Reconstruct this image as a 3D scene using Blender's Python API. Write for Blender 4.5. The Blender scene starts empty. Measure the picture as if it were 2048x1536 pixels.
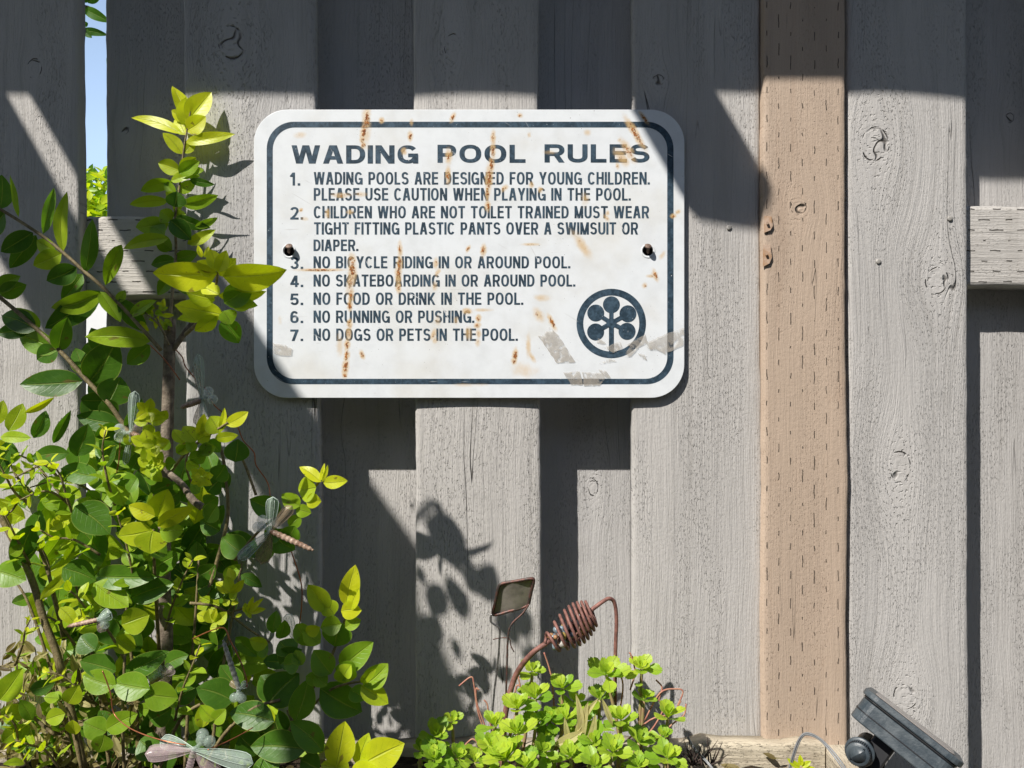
import bpy, bmesh, math, random
import numpy as np
from mathutils import Vector, Matrix, noise as mnoise

random.seed(11)
RS = np.random.RandomState(5)
scene = bpy.context.scene
COL = scene.collection

# ------------------------------------------------------------------ camera
W, D = 1.0893, 0.85                  # metres across the picture at the fence face, camera distance
cam_d = bpy.data.cameras.new("camera")
cam_d.sensor_width = 36.0
cam_d.angle = 2 * math.atan(W / 2 / D)
cam_d.clip_start, cam_d.clip_end = 0.01, 500
cam = bpy.data.objects.new("camera", cam_d)
cam.location = (0, -D, 0)
cam.rotation_euler = (math.pi / 2, 0, 0)
COL.objects.link(cam)
scene.camera = cam
CAM = Vector((0, -D, 0))

# ------------------------------------------------------------------ sky and sun
SUN = Vector((0.87, 1.0, -1.35))     # direction the light travels
world = bpy.data.worlds.new("World")
scene.world = world
world.use_nodes = True
wn = world.node_tree
bg = wn.nodes["Background"]
sky = wn.nodes.new("ShaderNodeTexSky")
sky.sky_type = 'NISHITA'
sky.sun_disc = False
sky.sun_elevation = math.atan2(1.35, math.hypot(0.87, 1.0))
sky.sun_rotation = math.atan2(-0.87, -1.0)
sky.air_density, sky.dust_density, sky.ozone_density = 1.0, 0.6, 1.0
# a thin bright veil of cloud low over the far side of the fence
w_tc = wn.nodes.new("ShaderNodeTexCoord")
w_sep = wn.nodes.new("ShaderNodeSeparateXYZ"); wn.links.new(w_tc.outputs["Generated"], w_sep.inputs[0])
w_y = wn.nodes.new("ShaderNodeMapRange"); w_y.interpolation_type = 'SMOOTHSTEP'
wn.links.new(w_sep.outputs[1], w_y.inputs[0]); w_y.inputs[1].default_value = .15; w_y.inputs[2].default_value = .8
w_z = wn.nodes.new("ShaderNodeMapRange"); w_z.interpolation_type = 'SMOOTHSTEP'
wn.links.new(w_sep.outputs[2], w_z.inputs[0]); w_z.inputs[1].default_value = .75; w_z.inputs[2].default_value = .0
w_n = wn.nodes.new("ShaderNodeTexNoise"); w_n.inputs["Scale"].default_value = 2.2; w_n.inputs["Detail"].default_value = 6
wn.links.new(w_tc.outputs["Generated"], w_n.inputs["Vector"])
w_m = wn.nodes.new("ShaderNodeMath"); w_m.operation = 'MULTIPLY'
wn.links.new(w_y.outputs[0], w_m.inputs[0]); wn.links.new(w_z.outputs[0], w_m.inputs[1])
w_k = wn.nodes.new("ShaderNodeMath"); w_k.operation = 'MULTIPLY_ADD'; w_k.inputs[1].default_value = .5; w_k.inputs[2].default_value = .72
wn.links.new(w_n.outputs[0], w_k.inputs[0])
w_f = wn.nodes.new("ShaderNodeMath"); w_f.operation = 'MULTIPLY'; w_f.use_clamp = True
wn.links.new(w_m.outputs[0], w_f.inputs[0]); wn.links.new(w_k.outputs[0], w_f.inputs[1])
w_mix = wn.nodes.new("ShaderNodeMix"); w_mix.data_type = 'RGBA'
wn.links.new(w_f.outputs[0], w_mix.inputs[0]); wn.links.new(sky.outputs[0], w_mix.inputs[6])
w_mix.inputs[7].default_value = (7.2, 9.8, 14.0, 1)
wn.links.new(w_mix.outputs[2], bg.inputs[0])
bg.inputs[1].default_value = 0.070
sun_d = bpy.data.lights.new("sun", 'SUN')
sun_d.energy = 4.6
sun_d.angle = math.radians(0.53)
sun_d.color = (1.0, 0.955, 0.89)
sun = bpy.data.objects.new("sun", sun_d)
sun.rotation_euler = SUN.to_track_quat('-Z', 'Y').to_euler()
sun.location = (-3, -4, 5)
COL.objects.link(sun)
scene.view_settings.view_transform = 'Standard'
scene.view_settings.look = 'None'
scene.view_settings.exposure = 0.53
scene.view_settings.gamma = 1.0
scene.cycles.max_bounces = 6
scene.cycles.transparent_max_bounces = 16

# ------------------------------------------------------------------ helpers
K = W / 2048.0
def S(y): return K * (D + y) / D                       # metres per photo pixel at depth y
def P(px, py, y=0.0):
    s = S(y); return Vector(((px - 1024) * s, y, (768 - py) * s))

def link(o, parent=None):
    COL.objects.link(o)
    if parent is not None: o.parent = parent
    return o
def empty(name, loc, label, cat, group=None):
    o = bpy.data.objects.new(name, None)
    o.location = loc; o.empty_display_size = .02
    COL.objects.link(o)
    return tag(o, label, cat, group)
def tag(o, label=None, cat=None, group=None, kind=None):
    if label: o["label"] = label
    if cat: o["category"] = cat
    if group: o["group"] = group
    if kind: o["kind"] = kind
    return o
def mesh_obj(name, verts, faces, mat, parent=None, smooth=True, attrs=None):
    """world-space verts; local coordinates are taken relative to the parent's location"""
    off = Vector((0, 0, 0))
    p = parent
    while p is not None:
        off += p.location; p = p.parent
    v = np.asarray(verts, dtype=float).reshape(-1, 3) - np.array(off)
    me = bpy.data.meshes.new(name)
    me.from_pydata([tuple(r) for r in v], [], faces)
    if attrs:
        for k, a in attrs.items():
            at = me.attributes.new(k, 'FLOAT', 'POINT')
            at.data.foreach_set("value", np.asarray(a, dtype=np.float32))
    me.update()
    if smooth: me.shade_smooth()
    for m in (mat if isinstance(mat, (list, tuple)) else [mat]): me.materials.append(m)
    o = bpy.data.objects.new(name, me)
    return link(o, parent)

class MB:
    """collects shapes into one mesh"""
    def __init__(s): s.v, s.f = [], []
    def add(s, v, f):
        n = len(s.v); s.v += [tuple(x) for x in v]; s.f += [tuple(i + n for i in q) for q in f]; return s
    def box(s, c, size, rot=None):
        c = Vector(c); h = Vector(size) / 2
        vs = [Vector((x * h.x, y * h.y, z * h.z)) for x in (-1, 1) for y in (-1, 1) for z in (-1, 1)]
        if rot is not None: vs = [rot @ q for q in vs]
        return s.add([c + q for q in vs], [(0,1,3,2),(4,6,7,5),(0,4,5,1),(2,3,7,6),(0,2,6,4),(1,5,7,3)])
    def tube(s, pts, r, n=8, caps=True):
        pts = [Vector(p) for p in pts]
        if not isinstance(r, (list, tuple)): r = [r] * len(pts)
        vs, fs = [], []
        up = None
        for i, p in enumerate(pts):
            t = (pts[min(i + 1, len(pts) - 1)] - pts[max(i - 1, 0)]).normalized()
            if up is None:
                up = t.orthogonal().normalized()
            up = (up - t * up.dot(t)).normalized()
            b = t.cross(up)
            for k in range(n):
                a = 2 * math.pi * k / n
                vs.append(p + (up * math.cos(a) + b * math.sin(a)) * r[i])
        for i in range(len(pts) - 1):
            for k in range(n):
                fs.append((i*n+k, i*n+(k+1)%n, (i+1)*n+(k+1)%n, (i+1)*n+k))
        if caps:
            fs.append(tuple(range(n))[::-1]); fs.append(tuple((len(pts)-1)*n + k for k in range(n)))
        return s.add(vs, fs)
    def ball(s, c, r, seg=12, rings=8, sc=(1,1,1)):
        c = Vector(c); vs, fs = [], []
        for i in range(rings + 1):
            th = math.pi * i / rings
            for k in range(seg):
                a = 2*math.pi*k/seg
                vs.append(c + Vector((math.sin(th)*math.cos(a)*r*sc[0], math.sin(th)*math.sin(a)*r*sc[1], math.cos(th)*r*sc[2])))
        for i in range(rings):
            for k in range(seg):
                fs.append((i*seg+k, (i+1)*seg+k, (i+1)*seg+(k+1)%seg, i*seg+(k+1)%seg))
        return s.add(vs, fs)
    def build(s, name, mat, parent=None, smooth=True, bevel=0, auto=None):
        o = mesh_obj(name, s.v, s.f, mat, parent, smooth)
        if bevel:
            m = o.modifiers.new("bevel", 'BEVEL'); m.width = bevel; m.segments = 2; m.limit_method = 'ANGLE'
        return o

def smooth_path(pts, n=6):
    """Catmull-Rom through points"""
    pts = [Vector(p) for p in pts]
    if len(pts) < 3: 
        return [pts[0].lerp(pts[1], i / n) for i in range(n + 1)]
    out = []
    for i in range(len(pts) - 1):
        p0, p1, p2, p3 = pts[max(i-1,0)], pts[i], pts[i+1], pts[min(i+2,len(pts)-1)]
        for k in range(n):
            t = k / n
            out.append(0.5*((2*p1)+(p2-p0)*t+(2*p0-5*p1+4*p2-p3)*t*t+(3*p1-p0-3*p2+p3)*t**3))
    out.append(pts[-1])
    return out

# ------------------------------------------------------------------ node helpers
class NT:
    def __init__(s, tree): s.t = tree
    def n(s, typ, ins=None, **props):
        nd = s.t.nodes.new(typ)
        for k, v in props.items(): setattr(nd, k, v)
        for k, v in (ins or {}).items(): s.set(nd.inputs[k], v)
        return nd
    def set(s, sock, v):
        if isinstance(v, bpy.types.NodeSocket): s.t.links.new(v, sock)
        elif isinstance(v, bpy.types.Node): s.t.links.new(v.outputs[0], sock)
        else:
            if isinstance(v, tuple) and len(v) == 3 and sock.type == 'RGBA': v = v + (1,)
            sock.default_value = v
    def m(s, op, a, b=None, c=None, clamp=False):
        nd = s.t.nodes.new("ShaderNodeMath"); nd.operation = op; nd.use_clamp = clamp
        s.set(nd.inputs[0], a)
        if b is not None: s.set(nd.inputs[1], b)
        if c is not None: s.set(nd.inputs[2], c)
        return nd.outputs[0]
    def ss(s, x, lo, hi):                      # smoothstep
        nd = s.t.nodes.new("ShaderNodeMapRange"); nd.interpolation_type = 'SMOOTHSTEP'
        s.set(nd.inputs[0], x); s.set(nd.inputs[1], lo); s.set(nd.inputs[2], hi)
        nd.inputs[3].default_value = 0; nd.inputs[4].default_value = 1
        return nd.outputs[0]
    def mix(s, f, a, b, mode='MIX'):
        nd = s.t.nodes.new("ShaderNodeMix"); nd.data_type = 'RGBA'; nd.blend_type = mode
        s.set(nd.inputs[0], f); s.set(nd.inputs[6], a); s.set(nd.inputs[7], b)
        return nd.outputs[2]
    def vec(s, x, y, z):
        nd = s.t.nodes.new("ShaderNodeCombineXYZ")
        for i, v in enumerate((x, y, z)): s.set(nd.inputs[i], v)
        return nd.outputs[0]
    def noise(s, vec, scale=1.0, detail=2.0, rough=0.5):
        nd = s.t.nodes.new("ShaderNodeTexNoise")
        s.set(nd.inputs["Vector"], vec); nd.inputs["Scale"].default_value = scale
        nd.inputs["Detail"].default_value = detail; nd.inputs["Roughness"].default_value = rough
        return nd.outputs[0]
    def attr(s, name): return s.n("ShaderNodeAttribute", attribute_name=name).outputs["Fac"]
    def ramp(s, f, stops):
        nd = s.t.nodes.new("ShaderNodeValToRGB")
        cr = nd.color_ramp
        while len(cr.elements) < len(stops): cr.elements.new(0.5)
        for e, (p, c) in zip(cr.elements, stops): e.position = p; e.color = c + (1,) if len(c) == 3 else c
        s.set(nd.inputs[0], f)
        return nd.outputs[0]
    def bump(s, h, dist=0.001, strength=1.0, normal=None):
        nd = s.t.nodes.new("ShaderNodeBump")
        nd.inputs["Strength"].default_value = strength; nd.inputs["Distance"].default_value = dist
        s.set(nd.inputs["Height"], h)
        if normal is not None: s.set(nd.inputs["Normal"], normal)
        return nd.outputs[0]
    def obj(s):
        return s.n("ShaderNodeTexCoord").outputs["Object"]
    def sep(s, v): 
        return s.n("ShaderNodeSeparateXYZ", {0: v}).outputs

def material(name):
    m = bpy.data.materials.new(name); m.use_nodes = True
    t = m.node_tree
    return m, NT(t), t.nodes["Principled BSDF"]

def simple(name, col, rough=0.5, metal=0.0, var=0.15, scale=60, bump=0.0, spec=0.5, col2=None):
    m, N, b = material(name)
    o = N.obj(); n = N.noise(o, scale, 4, .6)
    c2 = col2 or tuple(c * (1 - var * 2) for c in col)
    N.set(b.inputs["Base Color"], N.mix(N.ss(n, .35, .65), col, c2))
    N.set(b.inputs["Roughness"], N.m('ADD', N.m('MULTIPLY', n, .25), rough - .12))
    b.inputs["Metallic"].default_value = metal
    b.inputs["Specular IOR Level"].default_value = spec
    if bump: N.set(b.inputs["Normal"], N.bump(N.noise(o, scale * 4, 4, .6), bump))
    return m

# ------------------------------------------------------------------ painted wood
def wood_paint(name, base, dirt, pit=1.0, slits=None, seed=0.0, weather=0.0, rough=.62, grain=1.0):
    m, N, b = material(name)
    gu, kr, rid = N.attr("gu"), N.attr("kr"), N.attr("rid")
    o = N.obj(); ox, oy, oz = N.sep(o)
    z = N.m('ADD', N.attr('gl'), N.m('MULTIPLY', rid, 7.3))
    sd = N.m('ADD', N.m('MULTIPLY', rid, 3.1), seed)
    # character changes slowly along and across the board
    zone = N.ss(N.noise(N.vec(N.m('MULTIPLY', gu, 30), N.m('MULTIPLY', z, 5), sd), 1, 2), .40, .60)
    fib = N.noise(N.vec(N.m('MULTIPLY', gu, 800), N.m('MULTIPLY', z, 30), sd), 1, 4, .65)
    lines = N.noise(N.vec(N.m('MULTIPLY', gu, 210), N.m('MULTIPLY', z, 5), sd), 1, 2, .5)
    pitn = N.noise(N.vec(N.m('MULTIPLY', gu, 900), N.m('MULTIPLY', z, 230), sd), 1, 2, .6)
    wob = N.noise(o, 300, 3, .6)
    pits = N.m('MULTIPLY', N.ss(pitn, .56, .72), N.m('MULTIPLY_ADD', zone, .85, .15))
    crk_c = N.noise(N.vec(N.m('MULTIPLY', gu, 60), N.m('MULTIPLY', z, 1.4), N.m('ADD', sd, 5)), 1, 1, .4)
    crk = N.m('MULTIPLY', N.m('SUBTRACT', 1.0, N.ss(N.m('ABSOLUTE', N.m('SUBTRACT', crk_c, .5)), .0, .0038)),
              N.ss(N.noise(N.vec(N.m('MULTIPLY', gu, 14), N.m('MULTIPLY', z, 4), N.m('ADD', sd, 9)), 1, 2), .54, .64))
    # knots: rings and a broken outline
    ang = N.noise(o, 26, 1.5)
    krw = N.m('ADD', kr, N.m('MULTIPLY', ang, 1.1))
    ring = N.m('MULTIPLY', N.m('SINE', N.m('MULTIPLY', krw, 15.0)), N.m('SUBTRACT', 1.0, N.ss(kr, .7, 1.9)))
    kout = N.m('MULTIPLY', N.m('SUBTRACT', 1.0, N.ss(N.m('ABSOLUTE', N.m('SUBTRACT', krw, 1.45)), .0, .07)),
               N.ss(N.noise(N.vec(N.m('MULTIPLY', ox, 80), N.m('MULTIPLY', z, 80), sd), 1, 1), .47, .58))
    kcr = N.m('MULTIPLY', N.m('SUBTRACT', 1.0, N.ss(N.m('ABSOLUTE', N.m('SUBTRACT', ang, .52)), .0, .02)),
              N.m('SUBTRACT', 1.0, N.ss(kr, .55, 1.0)))
    h = N.m('MULTIPLY', fib, 1.0 * grain)
    h = N.m('MULTIPLY_ADD', lines, .9 * grain, h)
    h = N.m('MULTIPLY_ADD', wob, .35, h)
    h = N.m('MULTIPLY_ADD', pits, -.85 * pit, h)
    h = N.m('MULTIPLY_ADD', ring, .07, h)
    deep = N.m('MAXIMUM', crk, N.m('MAXIMUM', kout, kcr))
    if slits:
        u, v, pu, pv, wd, ln = slits
        cu = {'x': ox, 'z': oz}[u]; cv = {'x': ox, 'z': oz}[v]
        a = N.m('DIVIDE', cu, pu); ia = N.m('FLOOR', a)
        par = N.m('MODULO', N.m('ADD', ia, 200.0), 2.0)
        hsh = N.m('FRACT', N.m('MULTIPLY', N.m('SINE', N.m('MULTIPLY', ia, 12.99)), 43.7))
        bb = N.m('ADD', N.m('DIVIDE', cv, pv), N.m('MULTIPLY_ADD', par, .5, N.m('MULTIPLY', hsh, .14)))
        wig = N.m('MULTIPLY', N.m('SUBTRACT', N.noise(o, 120, 2), .5), .22)
        fu = N.m('ABSOLUTE', N.m('ADD', N.m('SUBTRACT', N.m('SUBTRACT', a, ia), .5), wig))
        fv = N.m('ABSOLUTE', N.m('SUBTRACT', N.m('FRACT', bb), .5))
        lenj = N.m('ADD', ln, N.m('MULTIPLY', N.m('SUBTRACT', N.noise(N.vec(N.m('FLOOR', bb), ia, 1.0), 3.1, 0), .5), .5))
        sl = N.m('MULTIPLY', N.m('SUBTRACT', 1.0, N.ss(fu, wd * .4, wd)), N.m('LESS_THAN', fv, lenj))
        deep = N.m('MAXIMUM', deep, sl)
    h = N.m('MULTIPLY_ADD', deep, -1.9, h)
    tone = N.noise(N.vec(N.m('MULTIPLY', gu, 22), N.m('MULTIPLY', z, 3.0), sd), 1, 3, .6)
    blot = N.noise(o, 14, 4, .6)
    c = N.mix(N.ss(tone, .3, .7), tuple(x * .93 for x in base), tuple(min(1, x * 1.06) for x in base))
    c = N.mix(N.m('MULTIPLY', N.ss(blot, .55, .8), .25), c, dirt)
    c = N.mix(N.m('MULTIPLY', pits, .32), c, dirt)
    c = N.mix(N.m('MULTIPLY', N.ss(lines, .42, .30), .22 * pit), c, dirt)
    if weather:
        wx = N.ss(N.m('ADD', N.m('MULTIPLY', fib, .5), N.m('MULTIPLY', blot, .5)), .42, .62)
        c = N.mix(N.m('MULTIPLY', wx, weather), c, (.62, .56, .44))
    c = N.mix(N.m('MULTIPLY', deep, .85), c, (.035, .028, .022))
    tint = N.m('FRACT', N.m('MULTIPLY', rid, 7.77))
    c = N.mix(1.0, c, N.mix(tint, (.93, .935, .95), (1.06, 1.04, 1.01)), 'MULTIPLY')
    drip = N.m('MULTIPLY', N.ss(N.noise(N.vec(N.m('MULTIPLY', ox, 38), N.m('MULTIPLY', oz, 2.2), N.m('MULTIPLY', oy, 38)), 1, 3, .6), .56, .72), .20)
    c = N.mix(drip, c, dirt)
    N.set(b.inputs["Base Color"], c)
    N.set(b.inputs["Roughness"], N.m('MULTIPLY_ADD', fib, .2, rough - .1))
    b.inputs["Specular IOR Level"].default_value = .35
    N.set(b.inputs["Normal"], N.bump(h, .0011, 1.0))
    return m

MAT = {}
MAT['grey'] = wood_paint("grey_painted_wood", (.462, .447, .430), (.26, .245, .225))
MAT['brown'] = wood_paint("brown_painted_wood", (.425, .335, .262), (.32, .215, .15), pit=.35, grain=.5,
                          slits=('x', 'z', .0125, .0300, .042, .13))
MAT['rail'] = wood_paint("grey_painted_treated_wood", (.50, .475, .44), (.25, .225, .19), pit=.5,
                         slits=('z', 'x', .0112, .0270, .07, .17))
MAT['raw'] = wood_paint("weathered_raw_wood", (.40, .35, .27), (.16, .125, .08), pit=1.2, weather=.6, rough=.8)

# boards: a cross-section with a dense front face, swept along z
def board(name, xl0, xl1, xr0, xr1, y, thick, mat, parent, knots=(), step=.004, cup=0.0, seed=0, z0=-1.2, z1=.70,
          wob=.00038, horizontal=False, label=None):
    """x edges given as photo pixels at the top (py=0) and bottom (py=1536) of the picture, at depth y"""
    s = S(y)
    zt, zb = 768 * s, -768 * s
    rng = np.random.RandomState(seed + 100)
    zs = np.concatenate([np.arange(z0, -.47, .05), np.arange(-.47, .47, step), np.arange(.47, z1 + .001, .05)])
    nz = len(zs)
    def jag(amp):
        k = np.interp(zs, np.arange(z0 - .1, z1 + .1, .012), rng.randn(len(np.arange(z0 - .1, z1 + .1, .012))))
        k2 = np.interp(zs, np.arange(z0 - .1, z1 + .2, .15), rng.randn(len(np.arange(z0 - .1, z1 + .2, .15))))
        return amp * k * .6 + amp * k2 * 1.6
    t = (zt - zs) / (zt - zb)
    XL = (xl0 + (xl1 - xl0) * t - 1024) * s + jag(wob)
    XR = (xr0 + (xr1 - xr0) * t - 1024) * s + jag(wob)
    width = float(np.mean(XR - XL)); nx = max(6, int(width / step))
    ch = .0022
    us = np.concatenate([[0], np.linspace(ch, width - ch, nx) , [width]]) / width
    rows = []
    fy = np.zeros(len(us)); fy[0] = fy[-1] = ch * .9
    fy = fy + y + cup * (np.abs(us - .5) * 2) ** 2
    X = XL[:, None] + (XR - XL)[:, None] * us[None, :]
    Y = np.repeat(fy[None, :], nz, 0); Z = np.repeat(zs[:, None], len(us), 1)
    back = y + thick
    V = np.concatenate([
        np.stack([XL, np.full(nz, back), zs], -1)[:, None, :], np.stack([X, Y, Z], -1),
        np.stack([XR, np.full(nz, back), zs], -1)[:, None, :]], 1)
    nc = V.shape[1]
    vv = V.reshape(-1, 3)
    i = np.arange(nz - 1)[:, None] * nc; k = np.arange(nc)[None, :]
    a = i + k; b = i + (k + 1) % nc
    F = np.stack([a, b, b + nc, a + nc], -1).reshape(-1, 4).tolist()
    F.append(list(range(nc))[::-1]); F.append([(nz - 1) * nc + q for q in range(nc)])
    # grain coordinate and knots
    gu = vv[:, 0].copy(); kr = np.full(len(vv), 9.0)
    for (kx, ky, kR, el) in knots:
        c = P(kx, ky, y); R = kR * s
        dx = vv[:, 0] - c.x; dz = vv[:, 2] - c.z
        rr = np.sqrt((dx / R) ** 2 + (dz / (R * el)) ** 2)
        g = np.exp(-(dx / (2.6 * R)) ** 2 - (dz / (3.6 * R * el)) ** 2)
        gu = gu - dx * g * .92
        kr = np.minimum(kr, rr)
    gu += .0025 * np.interp(vv[:, 2], np.arange(-1.4, 1.4, .11), rng.randn(len(np.arange(-1.4, 1.4, .11))))
    o = mesh_obj(name, vv, F, mat, parent, True, {"gu": gu, "gl": vv[:, 2], "kr": kr, "rid": np.full(len(vv), rng.rand() * 3)})
    if label: o["label"] = label
    return o

def beam_x(name, p0, p1, h, y, thick, mat, parent, step=.004, seed=3, label=None, wob=.0005):
    """horizontal timber: runs from p0 to p1 (world x,z of its top edge), height h downward"""
    rng = np.random.RandomState(seed)
    L = p1[0] - p0[0]
    xs = np.arange(0, L + step, step); xs[-1] = L
    top = p0[1] + (p1[1] - p0[1]) * xs / L
    nh = max(4, int(h / step))
    ch = .0025
    vs = np.concatenate([[0], np.linspace(ch, h - ch, nh), [h]])
    fy = np.full(len(vs), y); fy[0] = fy[-1] = y + ch
    n = len(xs)
    kk = np.arange(-.1, L + .2, .02)
    j1 = wob * np.interp(xs, kk, rng.randn(len(kk))); j2 = wob * np.interp(xs, kk, rng.randn(len(kk)))
    Z = top[:, None] - vs[None, :] + (j1[:, None] * (1 - vs / h)[None, :] + j2[:, None] * (vs / h)[None, :])
    X = np.repeat((p0[0] + xs)[:, None], len(vs), 1); Y = np.repeat(fy[None, :], n, 0)
    V = np.concatenate([np.stack([X[:, 0], np.full(n, y + thick), Z[:, 0]], -1)[:, None, :], np.stack([X, Y, Z], -1),
                        np.stack([X[:, -1], np.full(n, y + thick), Z[:, -1]], -1)[:, None, :]], 1)
    nc = V.shape[1]; vv = V.reshape(-1, 3)
    i = np.arange(n - 1)[:, None] * nc; k = np.arange(nc)[None, :]
    a = i + k; b = i + (k + 1) % nc
    F = np.stack([a, a + nc, b + nc, b], -1).reshape(-1, 4).tolist()
    F.append(list(range(nc))); F.append([(n - 1) * nc + q for q in range(nc)][::-1])
    o = mesh_obj(name, vv, F, mat, parent, True, {"gu": vv[:, 2] + vv[:, 1], "gl": vv[:, 0], "kr": np.full(len(vv), 9.0), "rid": np.full(len(vv), rng.rand() * 3)})
    if label: o["label"] = label
    return o

# ------------------------------------------------------------------ ground
GZ = -1.25
def ground_mat():
    m, N, b = material("dry_lawn_soil")
    o = N.obj(); n = N.noise(o, 3, 6, .65); n2 = N.noise(o, 60, 4, .6)
    c = N.mix(N.ss(n, .4, .6), (.20, .17, .12), (.10, .13, .05))
    N.set(b.inputs["Base Color"], N.mix(N.m('MULTIPLY', N.ss(n2, .4, .7), .5), c, (.07, .06, .04)))
    b.inputs["Roughness"].default_value = .95
    N.set(b.inputs["Normal"], N.bump(n2, .02))
    return m
g = MB(); g.add([(-150, -150, GZ), (150, -150, GZ), (150, 150, GZ), (-150, 150, GZ)], [(0, 1, 2, 3)])
tag(g.build("ground", ground_mat(), None, False), kind="structure")

# ------------------------------------------------------------------ unseen dark building behind the viewer, added to cut the sky light
blocker_house = empty("blocker_house", (0, -3.6, GZ), "added dark clad building behind the viewer, unseen, cuts the sky light on the fence", "blocker_house")
hm = simple("dark_siding", (.10, .095, .09), .8, 0, .15, 8)
MB().box((0, -5.4, (GZ + 1.5) / 2), (15, 3.6, 1.5 - GZ)).build("wall", hm, blocker_house, False)
rf = MB(); rf.add([(-7.9, -3.3, 1.45), (7.9, -3.3, 1.45), (7.9, -7.5, 1.45), (-7.9, -7.5, 1.45), (-7.9, -5.4, 2.6), (7.9, -5.4, 2.6)],
    [(0, 1, 5, 4), (2, 3, 4, 5), (0, 4, 3), (1, 2, 5), (0, 3, 2, 1)])
rf.build("roof", simple("dark_shingles", (.06, .06, .065), .9, 0, .2, 5), blocker_house, False)
for wx in (-4.2, -1.0, 3.4):
    MB().box((wx, -3.585, .35), (1.3, .06, 1.0)).build("window", simple("window_glass_dark", (.03, .035, .04), .1), blocker_house, False)

# ------------------------------------------------------------------ fence
fence = empty("fence", (0, 0, GZ), "grey painted wooden fence of overlapping upright boards with one brown post", "fence")
G_ = MAT['grey']
Yb, TH = .054, .016
GBx = "grey upright fence board"
board("fence_board", -105, -98, 155, 160, 0, TH, G_, fence, [(70, 135, 14, 1.6)], seed=1, cup=.0006)
board("fence_board", 210, 213, 455, 458, Yb, TH, G_, fence, [(250, 258, 9, 1.4)], seed=2)
board("fence_board", 368, 370, 628, 643, 0, TH, G_, fence, [(464, 88, 30, 1.25)], seed=3, cup=.0010)
board("fence_board", 600, 606, 868, 872, Yb, TH, G_, fence, [(700, 860, 12, 1.6)], seed=4)
board("fence_board", 825, 832, 1076, 1084, 0, TH, G_, fence, [(905, 92, 15, 1.5)], seed=5, cup=.0016)
board("fence_board", 1045, 1050, 1305, 1310, Yb, TH, G_, fence, [(1186, 975, 12, 1.8)], seed=6)
board("fence_board", 1265, 1265, 1521, 1524, 0, TH, G_, fence, [(1318, 160, 13, 1.0)], seed=7, cup=.0012)
board("fence_board", 1694, 1699, 1934, 1941, 0, TH, G_, fence,
      [(1752, 288, 30, 1.3), (1876, 560, 24, 1.15), (1800, 935, 22, 1.5), (1812, 1395, 24, 1.1)], seed=8, cup=.0012)
board("fence_board", 1900, 1905, 2160, 2165, Yb, TH, G_, fence, [(2020, 235, 10, 1.2)], seed=9)
board("fence_board", 2115, 2118, 2372, 2376, 0, TH, G_, fence, seed=10, step=.012)
board("fence_board", -330, -330, -75, -72, Yb, TH, G_, fence, seed=11, step=.012)
board("fence_board", -560, -560, -300, -300, 0, TH, G_, fence, seed=12, step=.012)
board("fence_post", 1527, 1526, 1690, 1696, -.008, .089, MAT['brown'], fence, [(1598, 415, 17, 1.0)], seed=13, wob=.0004,
      label="brown painted square post with rows of small slits")
# rails run between the posts, behind the front boards
rl = .0168
a0, a1 = P(-560, 437, rl), P(1524, 426, rl)
beam_x("rail", (a0.x, a0.z), (a1.x, a1.z), .087, rl, .0368, MAT['rail'], fence, seed=21)
a0, a1 = P(1700, 410, rl), P(2376, 415, rl)
beam_x("rail", (a0.x, a0.z), (a1.x, a1.z), .0865, rl, .0368, MAT['rail'], fence, seed=22)
MAT['nail'] = simple("painted_nail_head", (.42, .40, .37), .5, 0, .2, 200)
MAT['rust'] = simple("rusty_steel", (.24, .105, .055), .8, .25, .3, 160, .0004, col2=(.10, .045, .03))
for (nx, ny, yy) in ((1900, 437, 0), (1757, 523, 0), (1458, 455, 0)):
    q = P(nx, ny, yy - .0005)
    MB().tube([q + Vector((0, .0015, 0)), q + Vector((0, -.0005, 0)), q + Vector((0, -.0008, 0))], [.0027, .0027, .0018], 12).build("nail_head", MAT['nail'], fence)
# little rusted fixing straps at the edge of the post, with their rust run
for (nx, ny, hh) in ((1537, 446, 26), (1535, 508, 34)):
    q = P(nx, ny, -.0095)
    st = MB()
    prof = [(-9, -hh * .55), (6, -hh * .5), (9, hh * .2), (4, hh * .55), (-9, hh * .75)]
    vs = [P(nx + a, ny + b_, -.0098 - .0012 * (a > 0)) for a, b_ in prof] + [P(nx + a, ny + b_, -.0085) for a, b_ in prof]
    n_ = len(prof)
    st.add(vs, [tuple(range(n_)), tuple(range(2 * n_ - 1, n_ - 1, -1))] + [(i, i + n_, (i + 1) % n_ + n_, (i + 1) % n_) for i in range(n_)])
    st.tube([P(nx - 2, ny, -.011), P(nx - 2, ny, -.0136)], .0014, 10)
    so = st.build("fixing_strap", simple("painted_rusty_strap", (.42, .31, .235), .7, 0, .2, 120, .0003, .4, (.33, .19, .10)), fence, False)
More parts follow.
